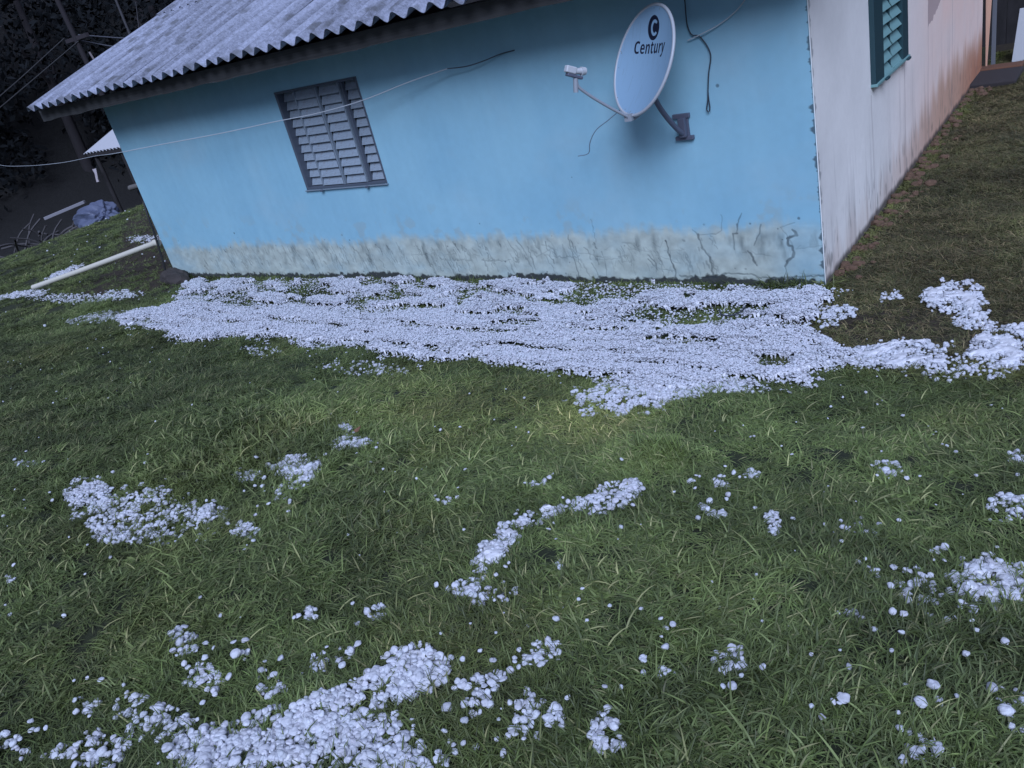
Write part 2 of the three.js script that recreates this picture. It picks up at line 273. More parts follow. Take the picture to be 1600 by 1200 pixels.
  const cemM = new THREE.MeshStandardMaterial({ map: cement, roughness: 0.42, bumpMap: cement, bumpScale: 0.004 }), P = 0.1772, AMP = 0.031;
  function sheetGeo(len, k, waves = 6.28) {
    const nx = 76, nz = 10, w = P * waves, p = [], uv = [], idx = [];
    for (let s = 0; s < 2; s++) for (let j = 0; j <= nz; j++) for (let i = 0; i <= nx; i++) {
      const x = w * i / nx, z = len * j / nz;
      p.push(x, -AMP * Math.cos(x / P * 2 * Math.PI + 0.75) + (s ? -0.006 : 0) + 0.004 * Math.sin(z * 2.1 + k * 2), -z + (j ? 0 : 0.006 * Math.sin(x * 13 + k * 3))); uv.push(x / 1.2 + k * 0.31, z / 2.4 + k * 0.17);
    }
    const n = nx + 1, half = n * (nz + 1), q = (a, b, c, d) => idx.push(a, b, c, c, b, d);
    for (let j = 0; j < nz; j++) for (let i = 0; i < nx; i++) { const a = j * n + i; q(a, a + 1, a + n, a + n + 1); q(half + a, half + a + n, half + a + 1, half + a + n + 1); }
    for (let i = 0; i < nx; i++) { q(i + 1, i, half + i + 1, half + i); const b = nz * n + i; q(b, b + 1, half + b, half + b + 1); }
    for (let j = 0; j < nz; j++) { const a = j * n, b = a + nx; q(a, a + n, half + a, half + a + n); q(b + n, b, half + b + n, half + b); }
    const g = new THREE.BufferGeometry(); g.setAttribute('position', new THREE.Float32BufferAttribute(p, 3)); g.setAttribute('uv', new THREE.Float32BufferAttribute(uv, 2)); g.setIndex(idx); g.computeVertexNormals(); return g;
  }
  const roof = new THREE.Group(); roof.name = 'roof'; roof.userData.label = 'grey corrugated fibre cement roof with a wavy eave'; house.add(roof);
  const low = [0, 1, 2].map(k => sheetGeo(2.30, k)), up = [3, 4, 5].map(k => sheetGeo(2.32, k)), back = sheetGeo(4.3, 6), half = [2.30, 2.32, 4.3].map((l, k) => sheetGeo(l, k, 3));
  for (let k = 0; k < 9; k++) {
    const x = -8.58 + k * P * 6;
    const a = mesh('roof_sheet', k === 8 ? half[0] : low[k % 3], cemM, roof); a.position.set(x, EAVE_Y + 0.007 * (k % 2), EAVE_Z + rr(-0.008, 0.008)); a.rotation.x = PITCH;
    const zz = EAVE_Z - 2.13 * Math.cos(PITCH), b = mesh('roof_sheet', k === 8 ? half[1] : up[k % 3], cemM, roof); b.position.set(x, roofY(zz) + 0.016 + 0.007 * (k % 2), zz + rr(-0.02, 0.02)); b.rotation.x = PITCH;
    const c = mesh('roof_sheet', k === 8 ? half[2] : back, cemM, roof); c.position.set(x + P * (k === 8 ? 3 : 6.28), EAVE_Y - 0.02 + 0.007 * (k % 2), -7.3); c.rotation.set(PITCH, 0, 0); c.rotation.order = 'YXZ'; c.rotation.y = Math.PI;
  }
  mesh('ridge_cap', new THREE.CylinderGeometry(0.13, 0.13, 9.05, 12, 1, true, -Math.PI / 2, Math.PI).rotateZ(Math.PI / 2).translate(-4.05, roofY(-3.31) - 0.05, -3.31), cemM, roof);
  const woodT = tex(512, 128, (u, v) => { const q = 0.7 + 0.7 * (fbm(u * 6, v * 40, 4) - 0.3) + 0.4 * (fbm(u * 50, v * 8, 3) - 0.5); return [0.062 * q, 0.064 * q, 0.066 * q]; });
  const wood = new THREE.MeshStandardMaterial({ map: woodT, bumpMap: woodT, bumpScale: 0.01, roughness: 0.9 });
  const fg = new THREE.BoxGeometry(9.0, 0.12, 0.035, 96, 2, 1), fp = fg.attributes.position;
  for (let i = 0; i < fp.count; i++) if (fp.getY(i) < -0.05) fp.setY(i, fp.getY(i) + (fbm(fp.getX(i) * 6, 2, 3) - 0.5) * 0.022); fg.computeVertexNormals(); fg.translate(-4.15, 2.23, 0.50);
  mesh('fascia_board', fg, wood, roof);
  for (let k = 0; k < 3; k++) mesh('soffit_board', rbox(8.85, 0.018, 0.155, -4.15, 2.205 + 0.003 * (k % 2), 0.405 - k * 0.162), wood, roof);
}

// ---------- satellite dish on the blue wall ----------
{
  const base = [-0.90, 1.10, 0], g = thing('satellite_dish', 'grey satellite dish printed Century, fixed to the blue wall on a bracket', 'satellite dish', base);
  const rel = (p) => p.clone().sub(V(...base));
  const D = V(-0.905, 1.732, 0.45), n = V(-0.441, 0.438, 0.783).normalize(), r = V(n.z, 0, -n.x).normalize(), u = n.clone().cross(r);
  const Pt = (a, b, c) => rel(D.clone().addScaledVector(r, a).addScaledVector(u, b).addScaledVector(n, c));
  const A = 0.302, B = 0.333, depth = 0.055;
  const cv = document.createElement('canvas'); cv.width = cv.height = 1024; const cx = cv.getContext('2d');
  cx.fillStyle = 'rgb(138,172,198)'; cx.fillRect(0, 0, 1024, 1024);
  for (let i = 0; i < 2600; i++) { cx.fillStyle = `rgba(${rnd() < 0.5 ? '90,95,100' : '200,205,212'},${rr(0.02, 0.08)})`; cx.fillRect(rnd() * 1024, rnd() * 1024, rr(1, 5), rr(1, 9)); }
  for (let i = 0; i < 60; i++) { const x = rr(150, 870), y = rr(120, 800); cx.fillStyle = `rgba(80,78,70,${rr(0.03, 0.12)})`; cx.fillRect(x, y, rr(2, 7), rr(30, 190)); }
  for (let i = 0; i < 50; i++) { cx.fillStyle = `rgba(92,58,40,${rr(0.15, 0.5)})`; const a = rr(0, 6.28), q = rr(390, 440); cx.fillRect(512 + q * 0.92 * Math.cos(a), 512 + q * Math.sin(a), rr(3, 12), rr(3, 16)); }
  const ink = 'rgb(20,26,48)', k = 1024 / 0.8;   // pixels per metre, centre 512
  cx.fillStyle = ink; cx.beginPath(); cx.ellipse(512, 512 - 0.205 * k, 0.062 * k, 0.072 * k, 0, 0, 7); cx.fill();
  cx.strokeStyle = 'rgb(138,172,198)'; cx.lineWidth = 0.018 * k; cx.beginPath(); cx.ellipse(512 + 0.008 * k, 512 - 0.205 * k, 0.030 * k, 0.038 * k, 0, 0.75, 5.55); cx.stroke();
  cx.fillStyle = ink; cx.font = 'bold 142px sans-serif'; cx.textAlign = 'center'; cx.textBaseline = 'alphabetic';
  const tw = cx.measureText('Century').width, want = 0.34 * k; cx.save(); cx.translate(512 - 0.01 * k, 512 - 0.055 * k); cx.scale(want / tw, 0.95); cx.fillText('Century', 0, 0); cx.restore();
  const map = new THREE.CanvasTexture(cv); map.colorSpace = THREE.SRGBColorSpace; map.anisotropy = 8;
  const face = new THREE.MeshStandardMaterial({ map, roughness: 0.45 }), grey = mat(0.30, 0.33, 0.37, 0.5), dark = mat(0.10, 0.11, 0.155, 0.55), pale = mat(0.50, 0.53, 0.56, 0.4);
  const surf = (off, rings = 18, seg = 64) => {
    const p = [], uv = [], idx = [];
    for (let j = 0; j <= rings; j++) for (let i = 0; i <= seg; i++) {
      const t = j / rings, a = i / seg * Math.PI * 2, x = A * t * Math.cos(a), y = B * t * Math.sin(a), q = Pt(x, y, depth * (t * t - 1) + off);
      p.push(q.x, q.y, q.z); uv.push(0.5 + x / 0.8, 0.5 + y / 0.8);
    }
    for (let j = 0; j < rings; j++) for (let i = 0; i < seg; i++) { const a = j * (seg + 1) + i, b = a + seg + 1; idx.push(a, b, a + 1, a + 1, b, b + 1); }
    const q = new THREE.BufferGeometry(); q.setAttribute('position', new THREE.Float32BufferAttribute(p, 3)); q.setAttribute('uv', new THREE.Float32BufferAttribute(uv, 2)); q.setIndex(idx); q.computeVertexNormals(); return q;
  };
  mesh('reflector', surf(0), face, g);
  mesh('reflector_back', surf(-0.005), grey, g);
  const ring = []; for (let i = 0; i < 48; i++) { const a = i / 48 * Math.PI * 2; ring.push(Pt(A * 1.01 * Math.cos(a), B * 1.01 * Math.sin(a), -0.006)); }
  mesh('rim', new THREE.TubeGeometry(new THREE.CatmullRomCurve3(ring, true), 96, 0.011, 8, true), mat(0.42, 0.45, 0.49, 0.4), g);
  mesh('feed_arm', mergeGeometries([tube([Pt(0, -0.30, -0.08), Pt(0, -0.352, -0.03), Pt(0, -0.345, 0.04), Pt(0, -0.312, 0.20), Pt(0, -0.268, 0.36), Pt(0, -0.240, 0.425), Pt(0, -0.19, 0.452)], 0.0095, 40, 8), tube([Pt(0, -0.28, 0.43), Pt(0, -0.20, 0.452)], 0.016, 4, 8)]), grey, g);
  mesh('clamp', (() => { const q = new THREE.BoxGeometry(0.05, 0.045, 0.03), c = Pt(0, -0.352, 0.012); q.translate(c.x, c.y, c.z); return q; })(), grey, g);
  const lnb = new THREE.Group(); lnb.name = 'receiver'; lnb.position.copy(Pt(0, -0.165, 0.455)); g.add(lnb);
  lnb.scale.setScalar(0.85); lnb.quaternion.setFromRotationMatrix(new THREE.Matrix4().makeBasis(r, u.clone(), n));
  mesh('horn_cap', new THREE.CylinderGeometry(0.032, 0.027, 0.035, 20).rotateX(Math.PI / 2 + 0.25).translate(0, 0.018, -0.055), pale, lnb);
  mesh('horn_body', mergeGeometries([new THREE.CylinderGeometry(0.022, 0.022, 0.05, 16).rotateX(Math.PI / 2 + 0.25).translate(0, 0.010, -0.015), rbox(0.05, 0.05, 0.085, 0, 0.006, 0.05, 0.01)]), pale, lnb);
  mesh('horn_clamp', rbox(0.045, 0.022, 0.13, 0, -0.030, 0.01, 0.006), dark, lnb);
  // mast and wall bracket
  const W = (x, y, z) => rel(V(x, y, z));
  mesh('mast', mergeGeometries([tube([W(-0.885, 1.15, 0.04), W(-0.90, 1.22, 0.12), W(-0.93, 1.40, 0.26), W(-0.93, 1.52, 0.335), W(-0.91, 1.62, 0.385)], 0.018, 30, 10)]), dark, g);
  mesh('back_plate', (() => { const q = new THREE.BoxGeometry(0.14, 0.2, 0.03); q.applyMatrix4(new THREE.Matrix4().makeBasis(r, u, n)); const c = Pt(0, -0.02, -0.075); q.translate(c.x, c.y, c.z); return q; })(), dark, g);
  const br = mesh('bracket', mergeGeometries([rbox(0.03, 0.16, 0.02, 0.0, 0.10, 0.012), rbox(0.125, 0.030, 0.028, 0.0, 0.175, 0.016), rbox(0.135, 0.028, 0.03, 0.008, 0.022, 0.017), rbox(0.022, 0.14, 0.02, 0.035, 0.10, 0.012), rbox(0.05, 0.13, 0.06, 0.012, 0.10, 0.032)]), dark, g);
  // its cable hangs from the arm
  const P0 = Pt(0.01, -0.357, 0.03), c = thing('antenna_cable', 'thin pale cable dangling from the lower tip of the satellite dish', 'cable', [base[0] + P0.x, base[1] + P0.y, P0.z]);
  const o = P0, q = (x, y, z) => V(x - base[0], y - base[1], z).sub(o);
  mesh('cable', tube([V(0, 0, 0), q(-1.13, 1.455, 0.30), q(-1.36, 1.345, 0.22), q(-1.50, 1.275, 0.18), q(-1.585, 1.185, 0.15), q(-1.63, 1.105, 0.12), q(-1.74, 1.085, 0.10)], 0.0035, 50, 6), mat(0.20, 0.26, 0.33, 0.5), c);
}

// ---------- cables on and before the wall ----------
tag(mesh('cable', tube([[-24, 1.75, -4.5], [-18.67, 1.37, -2.88], [-16.65, 1.31, -2.52], [-14.13, 1.33, -2.03], [-11.68, 1.44, -1.35], [-9.2, 1.60, -0.2], [-7.65, 1.67, 0.35], [-6.81, 1.68, 0.32], [-5.73, 1.69, 0.29], [-4.88, 1.71, 0.26], [-4.26, 1.72, 0.23], [-3.69, 1.76, 0.2], [-3.18, 1.83, 0.15], [-2.79, 1.87, 0.1]], 0.0042, 200, 6), mat(0.46, 0.50, 0.54, 0.5)), 'long pale cable slung across the louvred window from the left', 'cable');
tag(mesh('cable', tube([[-2.79, 1.87, 0.1], [-2.62, 1.858, 0.07], [-2.45, 1.872, 0.05], [-2.30, 1.895, 0.02], [-2.18, 1.90, 0.002]], 0.0045, 20, 6), mat(0.06, 0.08, 0.11, 0.6)), 'short end of the pale cable, coloured dark as in shade, meeting the blue wall between window and dish', 'cable');  // same cable as above, its colour darkened for the shade on it
tag(mesh('cable', tube([[-0.766, 2.16, 0.02], [-0.766, 1.998, 0.02], [-0.768, 1.84, 0.02], [-0.745, 1.785, 0.02], [-0.70, 1.772, 0.022], [-0.65, 1.70, 0.02], [-0.634, 1.64, 0.02], [-0.662, 1.53, 0.02], [-0.678, 1.44, 0.02], [-0.69, 1.36, 0.02], [-0.705, 1.295, 0.02], [-0.693, 1.28, 0.02], [-0.683, 1.30, 0.02], [-0.683, 1.37, 0.02], [-0.680, 1.42, 0.024]], 0.0042, 90, 6), mat(0.035, 0.045, 0.065, 0.5)), 'black cable hanging in a loop on the blue wall right of the dish', 'cable');
tag(mesh('cable', tube([[-0.22, 2.12, 0.02], [-0.375, 1.927, 0.02], [-0.455, 1.865, 0.02], [-0.56, 1.815, 0.022], [-0.66, 1.785, 0.03], [-0.78, 1.755, 0.02]], 0.0035, 40, 6), mat(0.60, 0.62, 0.64, 0.5)), 'short white cable slanting up to the eave near the right corner', 'cable');
tag(mesh('hose', tube([[-8.27, 1.0, -0.03], [-8.24, 0.80, 0.01], [-8.235, 0.58, 0.03], [-8.24, 0.40, 0.05], [-8.25, 0.2, 0.07], [-8.28, 0.0, 0.10]], 0.014, 40, 8), mat(0.02, 0.02, 0.022, 0.5)), 'black hose hanging down the left corner of the blue wall', 'hose');
{
  const p = thing('drain_pipe', 'long cream plastic pipe sloping from the house corner down to the lawn', 'pipe', [-8.32, 0.47, 0.03]);
  const pm = mat(0.60, 0.58, 0.50, 0.4), o = [-8.32, 0.47, 0.03], a = [0, 0, 0], b = [-2.62, -0.40, 0.60];
  mesh('tube', tube([a, [-1.3, -0.205, 0.30], b], 0.034, 20, 14), pm, p);
  mesh('collar', bar([-0.02, 0.003, -0.005], [0.07, -0.0, -0.02], 0.042, 14), pm, p);
}

// ---------- rocks, step, planks and board beside the house ----------
function rockGeo(w, h, d, s) { const g = new THREE.IcosahedronGeometry(1, 4), p = g.attributes.position; for (let i = 0; i < p.count; i++) { const x = p.getX(i), y = p.getY(i), z = p.getZ(i), k = 1 + (fbm(x * 1.6 + s + z, y * 1.6 + z * 1.3 + 5, 4) - 0.5) * 0.7; p.setXYZ(i, x * k * w, Math.max(-0.3, y) * k * h, z * k * d); } g.computeVertexNormals(); return g; }
function rockGeoS(r, s) { const g = new THREE.IcosahedronGeometry(1, 2), p = g.attributes.position; for (let i = 0; i < p.count; i++) { const x = p.getX(i), y = p.getY(i), z = p.getZ(i), k = r * (1 + (noise(x * 2 + s * 3.1, y * 2 + z) - 0.5) * 0.9); p.setXYZ(i, x * k * 1.2, y * k * 0.7, z * k); } g.computeVertexNormals(); return g; }
const mudT = tex(256, 256, (u, v) => { const q = 0.5 + fbm(u * 14, v * 14, 4); return [0.042 * q, 0.036 * q, 0.034 * q]; });
const mudM = new THREE.MeshStandardMaterial({ map: mudT, bumpMap: mudT, bumpScale: 0.02, roughness: 0.9 });
{ const m = tag(mesh('stone', rockGeo(0.26, 0.15, 0.16, 3), mudM), 'dark muddy stone at the foot of the left house corner', 'stone'); m.position.set(-7.98, 0.02, 0.14); }
{
  const list = []; for (let k = 0; k < 130; k++) { const z = -rr(0.1, 6.4), x = 0.03 + Math.pow(rnd(), 2) * 0.22, q = rockGeoS(rr(0.012, 0.045), k); q.translate(x, height(x, z) + 0.008, z); list.push(q); }
  tag(mesh('earth_clods', mergeGeometries(list), new THREE.MeshStandardMaterial({ map: tex(64, 64, (u, v) => { const q = 0.6 + 0.7 * fbm(u * 6, v * 6, 3); return [0.12 * q, 0.07 * q, 0.045 * q]; }), roughness: 0.95 })), 'crumbled reddish earth along the foot of the white wall', 'earth', null, 'stuff');
}
{ const g = thing('step', 'low dark step behind the far end of the white wall', 'step', [0.16, 0, -6.15]); const m = mesh('slab', rbox(0.62, 0.10, 0.75, 0, 0.02, 0, 0.02), mat(0.03, 0.026, 0.028, 0.9), g); mesh('edge', rbox(0.58, 0.05, 0.25, 0.0, 0.06, -0.50, 0.015), mat(0.13, 0.06, 0.035, 0.9), g); }
{
  const g = thing('plank', 'narrow peach painted plank leaning at the far end of the white wall', 'plank', [0.03, 0, -6.72]); const q = rbox(0.10, 1.5, 0.022, 0.03, 0.75, 0, 0.004), p = q.attributes.position;
  for (let i = 0; i < p.count; i++) { const t = clamp(p.getY(i) / 1.5); p.setX(i, 0.01 + (p.getX(i) - 0.01) * (0.12 + 0.88 * ss(0.15, 0.6, t))); } q.computeVertexNormals(); mesh('board', q, mat(0.62, 0.36, 0.25, 0.7), g);
  const h = thing('post', 'slim grey post beside the peach plank behind the house', 'post', [0.085, 0, -6.85]); mesh('shaft', rbox(0.045, 1.5, 0.045, 0.015, 0.75, 0), mat(0.13, 0.14, 0.16, 0.8), h); mesh('foot', rbox(0.09, 0.06, 0.09, 0.015, 0.03, 0), mat(0.06, 0.06, 0.065, 0.9), h);
}
const boardT = tex(256, 64, (u, v) => { const q = 0.55 + 0.8 * fbm(u * 5, v * 30, 4); return [0.024 * q, 0.022 * q, 0.024 * q]; });
const darkWood = new THREE.MeshStandardMaterial({ map: boardT, roughness: 0.95 });
{
  const g = thing('shed', 'dark board shed standing past the far end of the white wall', 'shed', [0, 0, -8.6]);
  for (let k = 0; k < 16; k++) mesh('board', rbox(0.245, 2.5, 0.03, -0.6 + k * 0.25, 1.05, rr(-0.006, 0.006)), darkWood, g);
  mesh('side_wall', box(0.03, 2.5, 2, -0.74, 1.05, -1.02), darkWood, g);
  mesh('roof', rbox(5.2, 0.05, 3.4, 1.3, 2.36, -0.7).rotateX(0.0), mat(0.1, 0.1, 0.1), g);
  const b = thing('board', 'white board leaning before the dark shed beyond the white wall', 'board', [0.27, 0, -7.1]);
  const q = rbox(0.95, 0.64, 0.02, 0.475, 0.32, 0), p = q.attributes.position; for (let i = 0; i < p.count; i++) p.setX(i, p.getX(i) + 0.06 * p.getY(i) / 0.64); q.rotateX(-0.12); mesh('panel', q, mat(0.50, 0.52, 0.55, 0.5), b);
  mesh('prop', bar([0.5, 0, -0.35], [0.5, 0.5, -0.1], 0.015), darkWood, b); mesh('foot', rbox(0.93, 0.03, 0.04, 0.475, 0.0, 0.0), mat(0.10, 0.11, 0.12, 0.8), b);
}

// ---------- far left: shed, tarpaulin, brush, wires, forest ----------
{
  const gy = height(-18, -4.6), g = thing('shed', 'small dark open shed with pale roof at the forest edge on the left', 'shed', [-17.97, gy, -4.42]);
  const ey = 1.12 - gy, q = new THREE.PlaneGeometry(3.2, 1.25, 96, 4); q.rotateX(-Math.PI / 2); const p = q.attributes.position;
  for (let i = 0; i < p.count; i++) { const z = p.getZ(i) + 0.625; p.setXYZ(i, p.getX(i) + 1.6 - 0.08 * (1.25 - z), ey + 0.22 + (0.625 - p.getZ(i)) * 0 + (1.25 - z) * 0.33 - 0.22 + 0.015 * Math.cos(p.getX(i) * 42), z - 1.25); } q.computeVertexNormals();
  mesh('roof', mergeGeometries([q, q.clone().translate(0, -0.008, 0)]), mat(0.42, 0.43, 0.46, 0.7), g);
  for (const [x, z] of [[0.35, -0.1], [1.5, -0.1], [2.7, -0.1], [0.35, -1.1], [2.7, -1.1]]) mesh('post', bar([x, 0, z], [x + rr(-0.04, 0.04), ey - (z < -1 ? -0.26 : 0.04), z], 0.05, 7), darkWood, g);
  for (let k = 0; k < 9; k++) mesh('board', rbox(0.26, ey, 0.025, 0.4 + k * 0.275, ey / 2, -1.2), darkWood, g);
  mesh('board', rbox(2.9, 0.12, 0.03, 1.55, ey - 0.05, -0.03), darkWood, g);
  const rag = tag(mesh('rag', (() => { const r = new THREE.PlaneGeometry(0.14, 0.30, 6, 10), a = r.attributes.position; for (let i = 0; i < a.count; i++) a.setXYZ(i, a.getX(i) * (1 + 0.4 * a.getY(i)), a.getY(i), 0.03 * Math.sin(a.getX(i) * 40 + a.getY(i) * 9)); r.computeVertexNormals(); return mergeGeometries([r, r.clone().translate(0, 0, -0.006)]); })(), mat(0.42, 0.38, 0.40)), 'small pale rag hanging from the front of the far shed', 'rag'); rag.position.set(-17.6, 0.62, -4.30);
}
{
  const t = (() => { const g = new THREE.IcosahedronGeometry(1, 24), p = g.attributes.position; for (let i = 0; i < p.count; i++) { const x = p.getX(i), y = p.getY(i), z = p.getZ(i), k = 1 + (fbm(x * 1.6 + 8 + z, y * 1.6 + z * 1.3 + 5, 3) - 0.5) * 0.7 - 0.16 * Math.abs(Math.sin(x * 7 + z * 5 + 3 * noise(x * 2, z * 2 + 4))) + 0.06 * Math.abs(noise(x * 9 + z * 6, y * 9) - 0.5); p.setXYZ(i, x * k * 0.85, Math.max(-0.3, y) * k * 0.34, z * k * 0.45); } g.computeVertexNormals(); return g; })(), y = height(-15.7, -3.0); const m = tag(mesh('tarpaulin', t, mat(0.10, 0.12, 0.19, 0.5)), 'crumpled blue grey tarpaulin heap at the edge of the far lawn', 'tarpaulin'); m.position.set(-15.75, y + 0.08, -3.05); m.rotation.y = -0.5;
  const b = thing('brush_pile', 'pile of bare pale branches lying before the dark forest on the far left', 'branches', [-18.6, height(-18.6, -2.9), -2.9]), bm = mat(0.075, 0.07, 0.072, 0.9);
  for (let k = 0; k < 26; k++) { const a = rr(0, 6.28), l = rr(0.4, 1.1), x = rr(-1.0, 0.8), z = rr(-0.6, 0.6), y0 = rr(0, 0.5), dx = Math.cos(a) * l, dz = Math.sin(a) * l, up = rr(-0.1, 0.7); mesh('branch', tube([[x, y0, z], [x + dx * 0.5, y0 + up * 0.6 + 0.05, z + dz * 0.5], [x + dx, y0 + up, z + dz]], rr(0.012, 0.03), 8, 5), bm, b); }
  const p = tag(mesh('plank', (() => { const g = rbox(1.1, 0.07, 0.09, 0, 0, 0, 0.01); g.rotateZ(0.14); g.rotateY(0.6); return g; })(), mat(0.22, 0.22, 0.25, 0.9)), 'grey plank lying beside the branches at the forest edge', 'plank'); p.position.set(-18.2, height(-18.2, -3.5) + 0.95, -3.55);
  const lg = tag(mesh('log', bar([0, 0, 0], [1.2, 0.08, -0.3], 0.06, 8, 0.045), mat(0.12, 0.115, 0.11, 0.9)), 'pale log lying on the grass below the far shed', 'log'); lg.position.set(-16.4, height(-16.4, -4.3) + 0.6, -4.3);
}
{
  const y = height(-21, -7.2), g = thing('utility_pole', 'dark leaning utility pole before the forest left of the roof', 'utility pole', [-20.9, y, -7.2]);
  mesh('shaft', bar([0, 0, 0], [-0.35, 3.71 - y + 2.6, 0.1], 0.08, 10, 0.06), mat(0.022, 0.019, 0.023, 0.9), g); mesh('cross_arm', rbox(1.1, 0.1, 0.1, -0.2, 3.65 - y, 0.03), mat(0.035, 0.03, 0.036, 0.9), g);
  const wm = mat(0.075, 0.08, 0.10, 0.6), wd = mat(0.026, 0.027, 0.03, 0.7);
  tag(mesh('power_wire', tube([[-24, 1.8, -3.2], [-22.11, 2.77, -5.08], [-21.19, 3.72, -6.89]], 0.014, 30, 5), wd), 'upper of two dim wires descending left from the utility pole', 'wire', null);
  tag(mesh('power_wire', tube([[-24, 1.55, -3.3], [-22.16, 2.51, -4.97], [-21.03, 3.58, -7.15]], 0.014, 30, 5), wd), 'lower of two dim wires descending left from the utility pole', 'wire');
  tag(mesh('power_wire', tube([[-21.03, 3.72, -7.19], [-20.42, 3.34, -8.25], [-18, 2.6, -10]], 0.016, 30, 5), wm), 'upper of two grey wires running right from the pole behind the roof', 'wire');
  tag(mesh('power_wire', tube([[-21.03, 3.58, -7.19], [-20.65, 3.23, -7.88], [-18, 2.3, -9.8]], 0.016, 30, 5), wm), 'lower of two grey wires running right from the pole behind the roof', 'wire');
  tag(mesh('stake', bar([-20.95, 2.5, -7.4], [-21.0, 3.27, -7.28], 0.03, 6), mat(0.24, 0.21, 0.22, 0.8)), 'short pale stake showing just above the roof edge', 'stake').position.set(0, 0, 0);
}
{
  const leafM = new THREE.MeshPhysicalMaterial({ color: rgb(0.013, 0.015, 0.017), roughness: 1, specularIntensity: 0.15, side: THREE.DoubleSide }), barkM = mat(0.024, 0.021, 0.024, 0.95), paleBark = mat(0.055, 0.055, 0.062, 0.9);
  function crownGeo(h, r, n) {
    const p = [], nrm = [];
    for (let k = 0; k < n; k++) {
      const cl = Math.floor(rr(0, 40)), ca = hash(cl, 5) * 6.283, ch = hash(cl, 9), cr = r * (0.35 + 0.65 * Math.sin(Math.PI * clamp(ch * 0.8 + 0.2))) * (0.45 + 0.5 * hash(cl, 3));
      const c = V(Math.cos(ca) * cr, -0.3 + ch * h, Math.sin(ca) * cr).add(V(rr(-1, 1), rr(-1, 1), rr(-1, 1)).multiplyScalar(0.75));
      const a = V(rr(-1, 1), rr(-1, 1), rr(-1, 1)).normalize(), b = V(rr(-1, 1), rr(-1, 1), rr(-1, 1)).cross(a).normalize(), s = rr(0.07, 0.17);
      const q = [c.clone().addScaledVector(a, -s), c.clone().addScaledVector(b, s * 0.45), c.clone().addScaledVector(a, s), c.clone().addScaledVector(b, -s * 0.45)];
      for (const i of [0, 1, 2, 0, 2, 3]) p.push(q[i].x, q[i].y, q[i].z);
    }
    const g = new THREE.BufferGeometry(); g.setAttribute('position', new THREE.Float32BufferAttribute(p, 3)); g.computeVertexNormals(); return g;
  }
  const crowns = [crownGeo(7, 2.6, 4200), crownGeo(6, 2.9, 4200), crownGeo(8, 2.2, 4200)];
  const trunkG = mergeGeometries([bar([0, -0.5, 0], [0.1, 5.5, 0.1], 0.2, 8, 0.09), bar([0.05, 2.2, 0], [1.2, 4.2, 0.4], 0.07, 6, 0.03), bar([0.05, 2.8, 0.05], [-1.0, 4.8, -0.5], 0.07, 6, 0.03)]);
  const spots = [[-30, 2.5, 0], [-27, -1.0, 1], [-25.5, -4.2, 2], [-24.4, -7.6, 0], [-22.0, -10.2, 1], [-20.3, -12.6, 2], [-17.5, -14.2, 0], [-31, -4.2, 2], [-29, -8, 1], [-26, -12.5, 0], [-22.5, -16, 2]];
  const what = ['dark leafy tree at the far left edge of the forest', 'dark tree behind the branches on the far left', 'dark tree behind the tarpaulin heap', 'dark tree behind the utility pole', 'dark tree rising behind the far shed', 'dark tree showing right over the roof edge', 'dark tree hidden low behind the roof', 'dark tree highest up the slope at the far left', 'dark tree up the slope behind the tarpaulin tree', 'dark tree up the slope behind the utility pole', 'dark tree up the slope behind the roof ridge'];
  spots.forEach(([x, z, v], i) => {
    const t = thing('tree', what[i] ?? 'dark forest tree standing in the second row up the slope', 'tree', [x, height(x, z), z], i < what.length ? undefined : 'forest trees behind the first row');
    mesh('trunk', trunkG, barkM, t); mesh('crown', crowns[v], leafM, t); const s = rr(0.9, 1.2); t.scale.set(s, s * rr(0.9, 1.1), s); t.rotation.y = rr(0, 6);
  });
  const t1 = thing('dead_tree', 'thin bare pale trunk standing in the dark forest above the roof edge', 'tree', [-20.5, height(-20.5, -8.3), -8.3]);
  mesh('trunk', bar([0.35, 0, 0.2], [-0.15, 5.6, -0.1], 0.06, 7, 0.03), paleBark, t1); mesh('limb', bar([0.1, 3.4, 0.05], [0.55, 5.0, -0.2], 0.03, 6, 0.012), paleBark, t1);
}

// ---------- hail: where it lies (world coordinates, measured on the ground) ----------
const patches = [], holes = [];
const patch = (x, z, ax, az, bx, bz, d) => patches.push({ x, z, ax, az, bx, bz, d, i: 1 / (ax * bz - az * bx) });
const hole = (x, z, ax, az, bx, bz, d) => holes.push({ x, z, ax, az, bx, bz, d, i: 1 / (ax * bz - az * bx) });
hole(-5.68,0.75, 0.46,-0.03, 0.16,0.12, 0.6);
hole(-3.97,0.80, 0.55,-0.05, 0.12,0.12, 0.5);
hole(-2.59,1.05, 1.01,-0.02, 0.05,0.06, 0.8);
hole(-1.32,0.89, 0.35,-0.04, 0.04,0.06, 0.7);
hole(-0.79,0.74, 0.12,-0.12, 0.06,0.10, 0.9);
hole(0.07,1.27, 0.13,-0.03, 0.04,0.12, 0.9);
hole(-3.05,0.39, 0.29,-0.02, 0.09,0.12, 0.7);
hole(-7.25,0.95, 0.48,-0.04, 0.25,0.16, 1);
hole(-2.09,0.38, 0.37,-0.02, 0.05,0.09, 0.4);
hole(-5.22,0.42, 0.49,-0.03, 0.12,0.11, 0.5);
hole(-0.69,0.62, 0.06,-0.01, 0.06,0.14, 0.7);
hole(0.18,0.97, 0.11,-0.02, 0.03,0.11, 0.5);
hole(-6.31,0.80, 0.66,-0.05, 0.14,0.10, 0.7);
patch(-0.57,1.81, 0.30,-0.14, 0.14,0.25, 0.8);
patch(-0.19,1.69, 0.28,-0.07, 0.05,0.12, 0.7);
patch(0.68,1.02, 0.25,-0.04, 0.04,0.19, 0.9);
